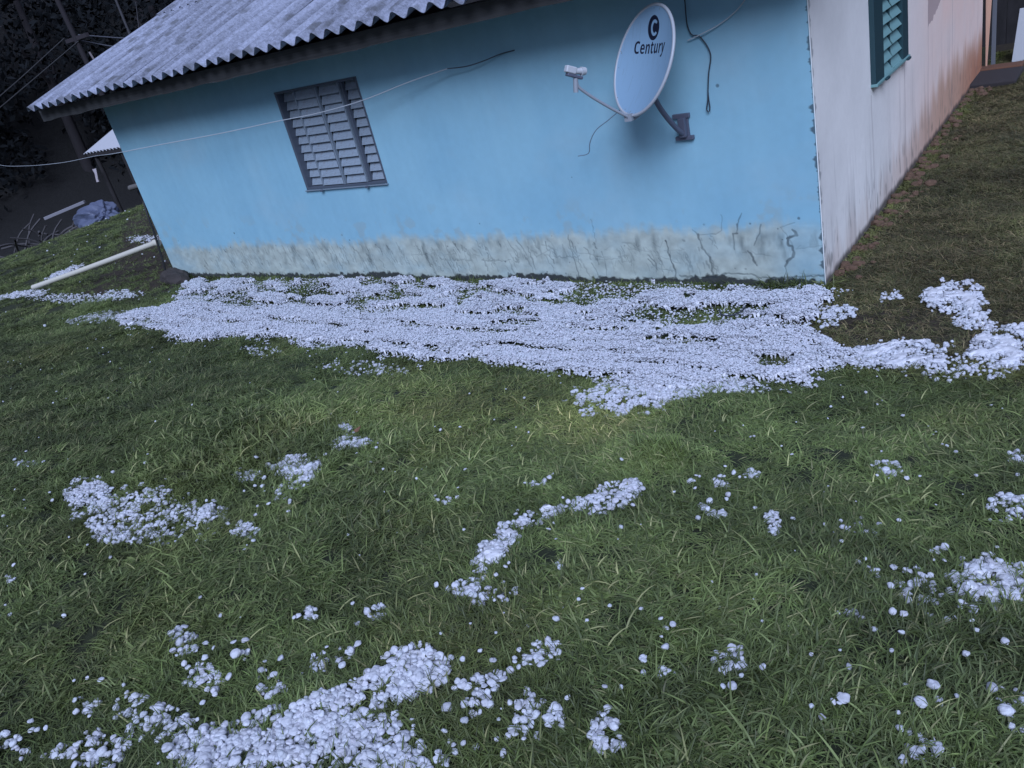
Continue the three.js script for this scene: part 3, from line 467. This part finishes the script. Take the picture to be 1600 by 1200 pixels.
patch(0.18,0.49, 0.11,-0.05, 0.04,0.13, 0.6);
patch(0.46,0.19, 0.06,-0.05, 0.03,0.08, 0.5);
patch(0.83,0.18, 0.17,0.07, 0.03,0.25, 0.95);
patch(0.98,0.46, 0.11,0.08, 0.00,0.15, 0.8);
patch(1.18,0.88, 0.14,-0.24, 0.06,0.20, 0.9);
patch(0.97,1.23, 0.09,-0.02, 0.01,0.06, 0.3);
patch(-2.17,4.00, 0.43,-0.12, 0.27,0.16, 0.5);
patch(-2.70,3.98, 0.12,-0.05, 0.18,0.09, 0.7);
patch(-1.77,3.84, 0.08,-0.03, 0.08,0.05, 0.8);
patch(-1.45,3.88, 0.07,-0.03, 0.07,0.05, 0.8);
patch(-2.08,4.13, 0.14,-0.06, 0.12,0.07, 0.7);
patch(-1.88,3.26, 0.09,-0.09, 0.12,0.08, 0.85);
patch(-1.71,3.32, -0.01,-0.11, 0.13,0.07, 0.8);
patch(-1.80,2.93, 0.08,-0.08, 0.10,0.08, 0.8);
patch(-2.00,2.79, 0.04,-0.01, 0.10,0.09, 0.8);
patch(-2.04,3.45, 0.08,-0.03, 0.06,0.05, 0.5);
patch(-1.60,3.56, 0.03,-0.01, 0.09,0.07, 0.5);
patch(-0.22,3.55, -0.01,-0.17, 0.07,0.04, 0.95);
patch(-0.21,3.27, 0.05,-0.06, 0.05,0.05, 0.9);
patch(-0.11,3.14, 0.04,-0.02, 0.03,0.05, 0.6);
patch(0.00,3.07, 0.08,-0.09, 0.07,0.10, 0.65);
patch(0.06,2.98, 0.01,-0.06, 0.05,0.06, 0.9);
patch(-0.08,3.84, 0.10,-0.04, 0.05,0.06, 0.8);
patch(-0.04,4.27, 0.06,-0.09, 0.10,0.07, 0.95);
patch(-0.10,4.44, 0.07,-0.11, 0.11,0.06, 0.85);
patch(-0.23,4.66, 0.15,-0.16, 0.11,0.06, 0.95);
patch(-0.34,4.79, 0.11,-0.06, 0.09,0.06, 0.9);
patch(0.01,4.55, 0.11,-0.09, 0.10,0.07, 0.75);
patch(-0.02,4.67, 0.28,-0.14, 0.05,0.05, 0.75);
patch(-0.62,4.82, 0.07,-0.08, 0.07,0.03, 0.75);
patch(-0.79,4.79, 0.09,-0.04, 0.06,0.03, 0.5);
patch(-0.93,4.86, 0.07,-0.03, 0.06,0.03, 0.5);
patch(-0.96,4.50, 0.05,-0.02, 0.04,0.03, 0.8);
patch(-0.86,4.55, 0.04,-0.02, 0.03,0.02, 0.5);
patch(-0.64,4.47, 0.03,-0.01, 0.03,0.02, 0.8);
patch(-0.43,4.52, 0.05,-0.02, 0.05,0.04, 0.8);
patch(-0.35,4.35, 0.05,-0.06, 0.04,0.03, 0.5);
patch(-0.67,4.61, 0.07,-0.03, 0.06,0.04, 0.4);
patch(0.22,4.27, 0.07,-0.04, 0.05,0.06, 0.6);
patch(0.43,4.27, 0.07,-0.04, 0.05,0.07, 0.7);
patch(0.32,4.03, 0.05,-0.06, 0.03,0.04, 0.6);
patch(0.24,4.17, 0.05,-0.03, 0.02,0.03, 0.4);
patch(0.66,4.22, 0.04,-0.02, 0.03,0.06, 0.85);
patch(0.27,4.47, 0.10,-0.05, 0.04,0.04, 0.3);
patch(-0.73,4.96, 0.09,-0.05, 0.08,0.04, 0.5);
patch(-1.02,5.11, 0.05,-0.03, 0.07,0.03, 0.8);
patch(-0.83,5.04, 0.06,-0.03, 0.05,0.02, 0.3);
patch(0.16,4.56, 0.05,-0.03, 0.02,0.02, 0.4);
patch(1.42,3.06, 0.11,-0.01, 0.01,0.15, 0.8);
patch(1.41,2.52, 0.06,-0.02, 0.01,0.09, 0.7);
patch(1.22,3.21, 0.06,0.02, 0.00,0.08, 0.5);
patch(1.08,3.17, 0.04,-0.00, 0.01,0.03, 0.8);
patch(1.11,3.46, 0.05,-0.02, 0.01,0.03, 0.3);
patch(1.38,3.91, 0.04,-0.02, 0.01,0.05, 0.8);
patch(1.55,3.66, 0.03,-0.02, 0.01,0.08, 0.6);
patch(1.36,3.75, 0.03,-0.02, 0.01,0.03, 0.35);
patch(0.84,3.82, 0.05,0.00, 0.01,0.06, 0.7);
patch(0.69,3.93, 0.03,-0.01, 0.01,0.03, 0.6);
patch(0.63,3.78, 0.03,-0.01, 0.01,0.02, 0.5);
patch(0.35,2.72, 0.04,-0.01, 0.02,0.05, 0.8);
patch(0.25,2.79, 0.02,-0.01, 0.01,0.03, 0.7);
patch(0.42,2.96, 0.05,-0.02, 0.03,0.06, 0.5);
patch(0.67,2.97, 0.03,-0.01, 0.03,0.08, 0.8);
patch(0.94,2.34, 0.04,-0.01, 0.02,0.07, 0.7);
patch(1.24,2.95, 0.01,-0.01, 0.01,0.04, 0.7);
patch(1.14,3.91, 0.02,-0.01, 0.01,0.02, 0.3);
patch(1.33,3.29, 0.07,-0.03, 0.01,0.09, 0.15);
patch(-0.63,4.20, 0.03,-0.01, 0.04,0.03, 0.8);
patch(-0.37,4.09, 0.04,-0.02, 0.03,0.03, 0.7);
patch(0.45,2.58, 0.05,-0.02, 0.01,0.04, 0.4);
patch(1.38,2.05, 0.03,-0.01, 0.01,0.05, 0.6);
patch(0.98,2.88, 0.06,-0.03, 0.02,0.07, 0.25);
patch(-3.49,3.96, 0.07,-0.02, 0.07,0.03, 0.4);
patch(-11.36,-0.03, 0.02,-0.28, 0.26,0.11, 0.6);
patch(-11.13,0.79, 0.47,-0.16, 0.25,0.11, 0.6);
patch(-17.56,-3.09, 0.78,-0.21, 0.43,0.21, 0.6);
patch(-11.29,-1.46, 0.56,0.03, 0.31,0.19, 0.3);
patch(-8.57,0.60, 0.44,-0.02, 0.19,0.11, 0.4);
patch(-9.62,0.77, 0.96,-0.06, 0.23,0.12, 0.3);
patch(-2.83,1.83, 0.34,-0.07, 0.12,0.11, 0.2);
patch(-4.31,1.71, 0.22,-0.04, 0.11,0.08, 0.25);
patch(-7.34,1.22, 0.71,-0.08, 0.24,0.14, 0.3);
patch(-7.78,1.37, 0.61,-0.07, 0.20,0.11, 0.3);
patch(-0.39,3.03, 0.02,-0.04, 0.02,0.02, 0.7);
patch(-0.71,3.31, 0.02,-0.01, 0.02,0.02, 0.6);
patch(0.09,3.62, 0.02,-0.01, 0.01,0.02, 0.3);
patch(-2.15,4.62, 0.03,-0.01, 0.06,0.03, 0.5);
patch(-1.81,4.78, 0.04,-0.02, 0.04,0.02, 0.4);
const inside = (e, x, z) => { const dx = x - e.x, dz = z - e.z, u = (dx * e.bz - dz * e.bx) * e.i, v = (dz * e.ax - dx * e.az) * e.i; return 1 - Math.hypot(u, v); };   // 1 centre, 0 rim
const bankPoly = [[-6.90, 1.58], [-6.11, 1.56], [-5.26, 1.53], [-4.57, 1.37], [-3.62, 1.44], [-2.85, 1.46], [-2.29, 1.49], [-1.86, 1.50], [-1.40, 1.53], [-0.92, 1.58], [-0.66, 1.68], [-0.36, 1.66], [-0.13, 1.54], [0.05, 1.52], [0.27, 1.42], [0.40, 1.26], [0.44, 1.02], [0.17, 0.92], [0.06, 0.69], [0.12, 0.54], [0.05, 0.25], [-0.19, 0.10], [-1.41, 0.06], [-2.65, 0.08], [-4.23, 0.08], [-5.71, 0.10], [-7.43, 0.15], [-7.53, 0.64], [-6.77, 0.87], [-7.34, 1.22]];
function bankDist(x, z) {   // signed distance to the bank's outline, positive inside
  let ins = false, d = 1e9;
  for (let i = 0, j = bankPoly.length - 1; i < bankPoly.length; j = i++) {
    const [xi, zi] = bankPoly[i], [xj, zj] = bankPoly[j];
    if ((zi > z) !== (zj > z) && x < (xj - xi) * (z - zi) / (zj - zi) + xi) ins = !ins;
    const ex = xj - xi, ez = zj - zi, t = clamp(((x - xi) * ex + (z - zi) * ez) / (ex * ex + ez * ez)); d = Math.min(d, Math.hypot(x - xi - ex * t, z - zi - ez * t));
  }
  return ins ? d : -d;
}
function bankCover(x, z) {
  if (x < -8 || x > 0.7 || z < 0 || z > 1.95) return 0;
  let c = ss(-0.05, 0.10, bankDist(x, z) + (fbm(x * 5 + 2, z * 11, 5) - 0.5) * 0.46 + 0.08 - 0.12 * ss(-5.6, -7, x));
  if (z < 0.80) c *= 1 - 0.9 * ss(0.37, 0.48, fbm(x * 3.4 + 3, z * 11 + 1, 5)) * ss(0.95, 0.6, z);
  else c *= 1 - 0.75 * ss(0.54, 0.62, fbm(x * 1.5 + 13, z * 17 + 1, 5));
  for (const h of holes) c *= 1 - h.d * ss(0, 0.35, inside(h, x, z) + (fbm(x * 9, z * 9, 3) - 0.5) * 0.9);
  return clamp(c);
}
function lawnCover(x, z) {
  let c = 0;
  for (const e of patches) { const q = inside(e, x, z); if (q > -0.8) c = Math.max(c, e.d * ss(-0.32, 0.22, q + (fbm(x * 14 + e.x * 7, z * 14, 3) - 0.5) * 1.3)); }
  return c > 0.05 ? c * (1 - 0.7 * ss(0.53, 0.62, fbm(x * 17 + 31, z * 17 + 5, 3))) : c;
}

// ---------- what the camera, or one standing a step beside it, can see ----------
const P4 = new THREE.Matrix4().multiplyMatrices(camera.projectionMatrix, camera.matrixWorldInverse), tmp = V(0, 0, 0);
function inView(x, y, z, m = 1.18) { tmp.set(x, y, z); const d = tmp.distanceTo(camera.position); tmp.applyMatrix4(P4); return d < 2.2 || (tmp.z < 1 && Math.abs(tmp.x) < m && Math.abs(tmp.y) < m); }
const inHouse = (x, z) => x < 0.02 && x > -8.22 && z < 0.02 && z > -6.7;

// ---------- hailstones ----------
const iceT = tex(128, 128, (u, v) => { const q = 0.86 + 0.28 * (fbm(u * 6, v * 6, 4) - 0.5); return [q, q, q]; });
const iceM = new THREE.MeshPhysicalMaterial({ color: rgb(0.80, 0.82, 0.89), map: iceT, roughness: 0.5, transmission: 0.10, thickness: 0.02, ior: 1.31 });
const slushM = new THREE.MeshStandardMaterial({ color: rgb(0.77, 0.785, 0.84), map: iceT, roughness: 0.5 });
function stoneGeo(s, det) {
  const g = new THREE.IcosahedronGeometry(1, det), p = g.attributes.position;
  for (let i = 0; i < p.count; i++) { const x = p.getX(i), y = p.getY(i), z = p.getZ(i), k = 1 + (noise(x * 1.5 + s * 9 + z * 0.7, y * 1.5 + z * 1.2) - 0.5) * 0.42; p.setXYZ(i, x * k, y * k, z * k); }
  g.computeVertexNormals(); return g;
}
const stoneN = [1, 2, 3, 4].map(s => stoneGeo(s, 3)), stoneF = [5, 6, 7].map(s => stoneGeo(s, 2));
const q4 = new THREE.Quaternion(), e4 = new THREE.Euler(), M4 = () => new THREE.Matrix4();
function stoneMatrix(x, y, z, r) { e4.set(rr(-0.5, 0.5), rr(0, 6.28), rr(-0.5, 0.5)); return M4().compose(V(x, y, z), q4.setFromEuler(e4).clone(), V(r * rr(0.85, 1.25), r * rr(0.45, 0.82), r * rr(0.85, 1.2))); }
function scatter(parent, name, geos, material, list) {
  const per = geos.map(() => []); list.forEach((o, i) => per[i % geos.length].push(o));
  per.forEach((a, k) => { if (!a.length) return; const im = new THREE.InstancedMesh(geos[k], material, a.length); im.name = name; im.castShadow = im.receiveShadow = true; a.forEach((o, i) => { im.setMatrixAt(i, o.m); if (o.c) im.setColorAt(i, o.c); }); parent.add(im); });
}
function stuff(name, label, category) { const g = new THREE.Group(); g.name = numbered(name); scene.add(g); g.userData = { label, category, kind: 'stuff' }; return g; }
function bed(x0, x1, z0, z1, s, cover, min, lift) {   // stones frozen together: a lumpy sheet where the hail lies thickest
  const nx = Math.ceil((x1 - x0) / s), nz = Math.ceil((z1 - z0) / s), p = [], uv = [], idx = [], on = [];
  for (let j = 0; j <= nz; j++) for (let i = 0; i <= nx; i++) {
    const x = x0 + i * s + (hash(i, j) - 0.5) * s * 0.6, z = z0 + j * s + (hash(j, i + 9) - 0.5) * s * 0.6, c = cover(x, z); on.push(c > min);
    p.push(x, height(x, z) + lift * ss(min - 0.25, Math.min(1, min + 0.2), c) - 0.012 + 0.016 * hash(i + 3, j + 5) + 0.012 * noise(x * 22, z * 22) - (c > min ? 0 : 0.03), z); uv.push(x * 8, z * 8);
  }
  for (let j = 0; j < nz; j++) for (let i = 0; i < nx; i++) { const a = j * (nx + 1) + i, b = a + nx + 1; if (on[a] + on[a + 1] + on[b] + on[b + 1] >= 3) idx.push(a, b, a + 1, a + 1, b, b + 1); }
  const g = new THREE.BufferGeometry(); g.setAttribute('position', new THREE.Float32BufferAttribute(p, 3)); g.setAttribute('uv', new THREE.Float32BufferAttribute(uv, 2)); g.setIndex(idx); g.computeVertexNormals(); return g;
}
const iceTone = () => { const q = rnd() < 0.16 ? rr(0.6, 0.85) : rr(0.84, 1.02); return rgb(q * rr(0.96, 1.0), q * rr(0.98, 1), q); };
{
  const list = [];
  for (let k = 0; k < 330000; k++) {
    const x = rr(-8, 0.7), z = rr(0.03, 1.95), c = bankCover(x, z);
    if (rnd() < c) { const r = rr(0.0035, 0.0088) * (rnd() < 0.08 ? 1.4 : 1); list.push({ m: stoneMatrix(x, height(x, z) + c * rr(0.02, 0.05) + 0.010 + 0.03 * c * fbm(x * 3, z * 3, 2), z, r), c: iceTone() }); }
  }
  const bank = stuff('hail_bank', 'long white bank of hailstones heaped along the foot of the blue wall', 'hail');
  scatter(bank, 'hailstones', stoneF, iceM, list);
  mesh('slush', bed(-8, 0.7, 0.02, 1.95, 0.014, bankCover, 0.52, 0.046), slushM, bank);
  console.log('bank', list.length);
}
{
  const loose = [];
  const put = (x, z, lift, r) => loose.push({ x, z, y: height(x, z) + lift, r, d: Math.hypot(x - 1.681, z - 5.404, height(x, z) - 2.363) });
  for (const e of patches) {
    const area = Math.PI * Math.abs(1 / e.i), far = e.z < 2.2, n = Math.ceil(area * (far ? 9000 : 7000) * 2.2);
    for (let k = 0; k < n; k++) {
      const a = rr(0, 6.283), q = Math.sqrt(rnd()) * 1.3, u = q * Math.cos(a), v = q * Math.sin(a), x = e.x + u * e.ax + v * e.bx, z = e.z + u * e.az + v * e.bz, c = lawnCover(x, z);
      if (rnd() < Math.pow(c, 1.35) * 0.85 && !inHouse(x, z)) put(x, z, 0.008 + c * rr(0, 0.026), rr(0.005, 0.0125) * (rnd() < 0.10 ? 1.4 : 1));
    }
    if (!far) for (let k = 0; k < 3; k++) { const a = rr(0, 6.283), q = rr(1.1, 2.6), x = e.x + q * (Math.cos(a) * e.ax + Math.sin(a) * e.bx), z = e.z + q * (Math.cos(a) * e.az + Math.sin(a) * e.bz); put(x, z, rr(0.018, 0.04), rr(0.006, 0.012)); }
  }
  for (let k = 0; k < 900; k++) { const x = rr(-7, 2), z = rr(0.8, 5.2); if (rnd() < 0.35 + 0.5 * (x > 0 ? 1 : 0)) put(x, z, rr(0.012, 0.035), rr(0.003, 0.0085)); }
  for (let k = 0; k < 110; k++) { const x = rr(-18, -7), z = rr(-3.5, 2); if (!inHouse(x, z)) put(x, z, rr(0.01, 0.04), rr(0.008, 0.02)); }
  for (const [x, z, r] of [[1.365, 3.70, 0.024], [1.49, 3.62, 0.022], [1.53, 3.70, 0.024], [1.18, 3.86, 0.022], [0.90, 3.93, 0.018], [0.66, 3.86, 0.016], [-0.47, 4.86, 0.022], [-0.65, 4.49, 0.022], [1.41, 3.50, 0.015], [-0.25, 3.62, 0.016], [0.12, 2.98, 0.02], [1.35, 3.78, 0.02]]) put(x, z, 0.04, r * 0.74);
  for (let k = 0; k < 4200; k++) {   // stones still lodged in the valleys of the roof
    const row = rnd() * 48, x = -8.58 + 0.1772 * (Math.floor(row) - 0.119), z = EAVE_Z - rr(0.05, 4.0); loose.push({ x: x + rr(-0.02, 0.02), z, y: roofY(z) - 0.029 + 0.012, r: rr(0.004, 0.009), d: 99 });
  }
  const seen = loose.filter(o => o.d < 50 && inView(o.x, o.y, o.z, 1.0)).sort((a, b) => b.r / b.d - a.r / a.d), own = new Set(seen.slice(0, 300));
  const where = o => o.x < -0.58 && o.z > 3.98 ? ['white hailstone among the loose scatter left of the large lower left heap', 'hailstones left of the large heap'] : o.x > 0.14 && o.x < 0.62 && o.z > 3.98 ? ['white hailstone in the small clusters just right of the large lower left heap', 'hailstones right of the large heap'] : o.x < 0.62 && o.z > 3.98 ? ['white hailstone in the broad melting heap on the grass at the lower left', 'hailstones of the lower left heap'] : o.x > 0.95 ? ['white hailstone in the long grass along the right edge of the lawn', 'hailstones on the right of the lawn'] : o.x > 0.3 ? ['white hailstone lying in the green grass at the lower middle', 'hailstones at the lower middle of the lawn'] : o.x > -0.6 ? ['white hailstone in the diagonal row at the middle of the lawn', 'hailstones of the diagonal row'] : ['white hailstone in the sparse patch on the left of the lawn', 'hailstones of the left patch'];
  const mats = [1, 0.93, 0.82].map(k => { const m = iceM.clone(); m.color = rgb(0.78 * k, 0.81 * k, 0.89 * k); return m; });
  let n = 0; for (const o of own) { const m = mesh('hailstone', stoneN[n % 4], mats[n++ % 3]); m.applyMatrix4(stoneMatrix(o.x, o.y, o.z, o.r)); const [l, g] = where(o); tag(m, l, 'hailstone', g); }
  const sc = stuff('scattered_hail', 'white hailstones scattered in small patches over the lawn', 'hail');
  mesh('slush', mergeGeometries([bed(-1.1, 0.7, 3.9, 5.2, 0.013, lawnCover, 0.86, 0.022), bed(-0.5, 0.3, 2.8, 3.9, 0.013, lawnCover, 0.84, 0.03), bed(0.3, 1.6, 0.0, 1.3, 0.02, lawnCover, 0.76, 0.035), bed(-2.9, -1.3, 2.7, 4.3, 0.014, lawnCover, 0.76, 0.028), bed(1.1, 1.7, 2.4, 4.1, 0.013, lawnCover, 0.76, 0.03)]), slushM, sc);
  scatter(sc, 'hailstones', stoneN, iceM, loose.filter(o => !own.has(o)).map(o => ({ m: stoneMatrix(o.x, o.y, o.z, o.r), c: iceTone() })));
  console.log('loose', loose.length);
}

// ---------- grass ----------
function blades(n, spread, bend, wide, len, lean, straw = 0.09, S = 4) {   // a handful of bent blades, in metres
  const p = [], c = [], idx = [];
  for (let k = 0; k < n; k++) {
    let a = rr(0, 6.283); const q = spread * Math.sqrt(rnd()), bx = Math.cos(a) * q, bz = Math.sin(a) * q;
    const tuft = 0.6 + 0.9 * noise(bx * 26 + n, bz * 26 + spread * 90), big = rnd() < 0.10;
    let dx = Math.cos(a = rr(0, 6.283)) + lean, dz = Math.sin(a); const dl = Math.hypot(dx, dz) || 1; dx /= dl; dz /= dl;
    const l = len * rr(0.4, 1.05) * tuft * (big ? 1.3 : 1), be = bend * rr(0.2, 1.6), w = wide * rr(0.6, 1.1) * (big ? 1.5 : 1), tw = rr(-0.9, 0.9);
    const tone = rr(0.6, 1.4) * (0.75 + 0.5 * tuft * 0.66), yel = rnd() < straw ? rr(0.3, 1) : rnd() * 0.2, o = p.length / 3;
    let x = bx, y = -0.006, z = bz, th = rr(0.05, 0.95) + lean * 0.5;
    for (let s = 0; s <= S; s++) {
      const t = s / S, ww = w * (s === S ? 0.08 : 1 - 0.7 * t * t), sx = -dz * Math.cos(tw), sz = dx * Math.cos(tw), sy = Math.sin(tw) * 0.6;
      p.push(x - sx * ww, y - sy * ww, z - sz * ww, x + sx * ww, y + sy * ww, z + sz * ww);
      const col = mix3([0.070 * tone, 0.104 * tone, 0.026 * tone], [0.24 * tone, 0.235 * tone, 0.11 * tone], yel); c.push(...col, ...col);
      const step = l / S; x += dx * Math.sin(th) * step; z += dz * Math.sin(th) * step; y = Math.max(0.004, y + Math.cos(th) * step); th += be / S;
    }
    for (let s = 0; s < S; s++) { const b = o + s * 2; idx.push(b, b + 1, b + 2, b + 2, b + 1, b + 3); }
  }
  const g = new THREE.BufferGeometry(); g.setAttribute('position', new THREE.Float32BufferAttribute(p, 3)); g.setAttribute('color', new THREE.Float32BufferAttribute(c, 3)); g.setIndex(idx); g.computeVertexNormals(); return g;
}
const L0 = 0.085;
const clumps = [blades(13, 0.030, 1.3, 0.0030, L0, 0.4, 0.015), blades(13, 0.034, 1.9, 0.0027, L0, 0.2, 0.015), blades(14, 0.028, 1.0, 0.0033, L0, 0.5, 0.015), blades(12, 0.036, 2.2, 0.0028, L0, 0.1, 0.015), blades(12, 0.032, 1.6, 0.0034, L0, 0.3, 0.015)];
const tiles = [0, 1, 2, 3, 4, 5, 6, 7].map(k => blades(120, 0.092, [1.6, 2.3, 1.9, 2.7, 1.4, 2.1, 2.8, 1.8][k], [0.0029, 0.0026, 0.0034, 0.0028, 0.0031, 0.0037, 0.0026, 0.0030][k], L0, [0.5, 0.2, 0.7, 0.3, 0.9, 0.1, 0.6, 0.4][k]));
const strawClumps = [1.2, 1.9, 2.5].map(q => blades(16, 0.05, q, 0.0026, L0 * 0.8, 0.3, 0.42));
const tufts = [0, 1, 2].map(k => blades(14, 0.03, 2.2 + k * 0.3, 0.0085, 0.062, 0.15, 0.02));
const grassM = new THREE.MeshStandardMaterial({ vertexColors: true, roughness: 0.62, side: THREE.DoubleSide });
{
  const sets = { green: [[], [], []], brown: [[], [], []] };
  const add = (kind, x, z, s, sy = 1) => {
    if (s < 0.9) { sy *= Math.max(0.45, s / 0.9); s = 0.9; }
    const y = height(x, z), d = dry(x, z), q = new THREE.Quaternion().setFromAxisAngle(V(0, 1, 0), noise(x * 0.8 + 50, z * 0.8) * 12.6 + rr(-1.1, 1.1));
    if (kind !== 1) q.premultiply(new THREE.Quaternion().setFromAxisAngle(V(Math.cos(seed), 0, Math.sin(seed)).normalize(), rr(0, 0.35)));
    const b = (0.45 + 1.1 * fbm(x * 2.6 + 7, z * 2.6 + 1, 5)) * (0.65 + 0.7 * fbm(x * 9 + 3, z * 9, 2)) * rr(0.75, 1.25) * TONE(x, z), k = mix3([b, b, b], d > 0.62 ? [0.70 * b, 0.53 * b, 0.58 * b] : [1.7 * b, 1.12 * b, 1.0 * b], clamp(d));
    sets[d > 0.62 ? 'brown' : 'green'][kind].push({ m: M4().compose(V(x, y, z), q, V(s, s * sy * rr(0.85, 1.15), s)), c: rgb(...k) });
  };
  // darker long grass left, paler trodden middle; the corner light falloff is painted in
  const TONE = (x, z) => lerp(1, 0.72, ss(-2.2, -4.2, x) * ss(1.2, 2.2, z)) * (1 + 0.65 * Math.exp(-(((x + 1.1) / 1.5) ** 2 + ((z - 2.4) / 0.65) ** 2)));
  const sow = (x0, x1, z0, z1, dens, H) => {   // dens = small clumps per square metre; a tile replaces about seven
    const clear = (x, z) => bankCover(x, z) < 0.03 && lawnCover(x, z) < 0.06 && bare(x, z) < 0.25;
    const nT = Math.round((x1 - x0) * (z1 - z0) * dens / 8.5);
    for (let i = 0; i < nT; i++) {
      const x = rr(x0, x1), z = rr(z0, z1), e = 0.08; if (inHouse(x, z) || !inView(x, height(x, z), z)) continue;
      if (clear(x, z) && clear(x + e, z) && clear(x - e, z) && clear(x, z + e) && clear(x, z - e)) { add(1, x, z, H / L0 * Math.pow(lengthAt(x, z), 0.6), Math.pow(lengthAt(x, z), 0.4) * rr(0.85, 1.2)); if (rnd() < 0.10) add(2, x + rr(-0.05, 0.05), z + rr(-0.05, 0.05), H / L0 * lengthAt(x, z) * rr(0.7, 1.2)); }
    }
    const n = Math.round((x1 - x0) * (z1 - z0) * dens);
    for (let i = 0; i < n; i++) {
      const x = rr(x0, x1), z = rr(z0, z1), e = 0.08; if (inHouse(x, z) || !inView(x, height(x, z), z)) continue;
      if (clear(x, z) && clear(x + e, z) && clear(x - e, z) && clear(x, z + e) && clear(x, z - e)) continue;
      if (rnd() < bare(x, z) * (x > 0 ? 0.55 : 0.85)) continue;
      let l = lengthAt(x, z); const bc = bankCover(x, z); if (bc > 0.05) { if (rnd() < bc * 0.93) continue; l *= lerp(1, 0.8, bc); }
      const lc = lawnCover(x, z); if (lc > 0.08) { if (rnd() < lc * 0.56) continue; l *= lerp(0.95, 0.78, lc); }
      add(0, x, z, H / L0 * l * rr(0.75, 1.25));
    }
  };
  sow(-4.5, 3, 2.6, 5.6, 2000, 0.088);
  sow(-9, 3, 0.85, 2.6, 1700, 0.078);
  sow(-9, 3, 0.0, 0.85, 1300, 0.062);
  sow(-9, -4.5, 2.6, 5, 1300, 0.088);
  sow(0, 3, -8, 0.3, 2300, 0.060);
  sow(-16, -8.2, -5, 2.8, 520, 0.10);
  sow(-21, -16, -6, 2, 220, 0.13);
  for (let k = 0; k < 70; k++) { const a = rr(0, 6.283), q = Math.sqrt(rnd()) * 0.13; add(0, 0.02 + q * Math.cos(a), 2.60 + q * Math.sin(a) * 0.7, rr(0.8, 1.35)); }   // the tall tuft
  for (let k = 0; k < 900; k++) { const x = rr(-8.1, 0), t = fbm(x * 1.9 + 8, 2.2, 3); if (rnd() < 0.25 + (t > 0.5 ? 0.6 : 0)) add(0, x, rr(0.01, 0.07), rr(0.35, 1.0)); }          // weeds in the joint at the wall foot
  for (let k = 0; k < 40; k++) add(0, rr(-0.45, 0.05), rr(0.02, 0.10), rr(0.7, 1.7));
  const gg = stuff('grass', 'long tangled green grass of the lawn', 'grass'), bb = stuff('dry_grass', 'short brownish dry grass beside the white wall', 'grass');
  [clumps, tiles, tufts].forEach((geos, k) => { scatter(gg, 'blades', geos, grassM, sets.green[k]); scatter(bb, 'blades', k === 0 ? strawClumps : geos, grassM, sets.brown[k]); });
  console.log('grass', sets.green.map(a => a.length).join(' '), 'dry', sets.brown.map(a => a.length).join(' '));
}

// ---------- small things lying about ----------
{
  const leafG = () => { const g = new THREE.PlaneGeometry(0.075, 0.045, 8, 4), p = g.attributes.position; g.rotateX(-Math.PI / 2); for (let i = 0; i < p.count; i++) { const t = p.getX(i) / 0.0375; p.setXYZ(i, p.getX(i), 0.012 * t * t + 6 * p.getZ(i) ** 2, p.getZ(i) * Math.sqrt(Math.max(0.02, 1 - t * t))); } g.computeVertexNormals(); return g; };
  const l = tag(mesh('leaf', leafG(), mat(0.17, 0.085, 0.05, 0.8, { side: THREE.DoubleSide })), 'curled brown dead leaf beside a small hail patch in the middle of the lawn', 'leaf'); l.position.set(-1.81, height(-1.81, 2.83) + 0.06, 2.83); l.rotation.set(0.4, 0.5, 0.3); l.scale.setScalar(0.8);
  tag(mesh('twig', tube([[-0.53, 0.075, 0.60], [-0.49, 0.068, 0.66], [-0.42, 0.07, 0.67], [-0.37, 0.078, 0.62], [-0.36, 0.085, 0.56]], 0.006, 24, 6), mat(0.03, 0.035, 0.05, 0.7)), 'dark curved twig lying on the hail bank near the right house corner', 'twig');
}
scene.traverse(o => { if (o.isMesh) { o.castShadow = true; o.receiveShadow = true; } });
renderer.render(scene, camera);
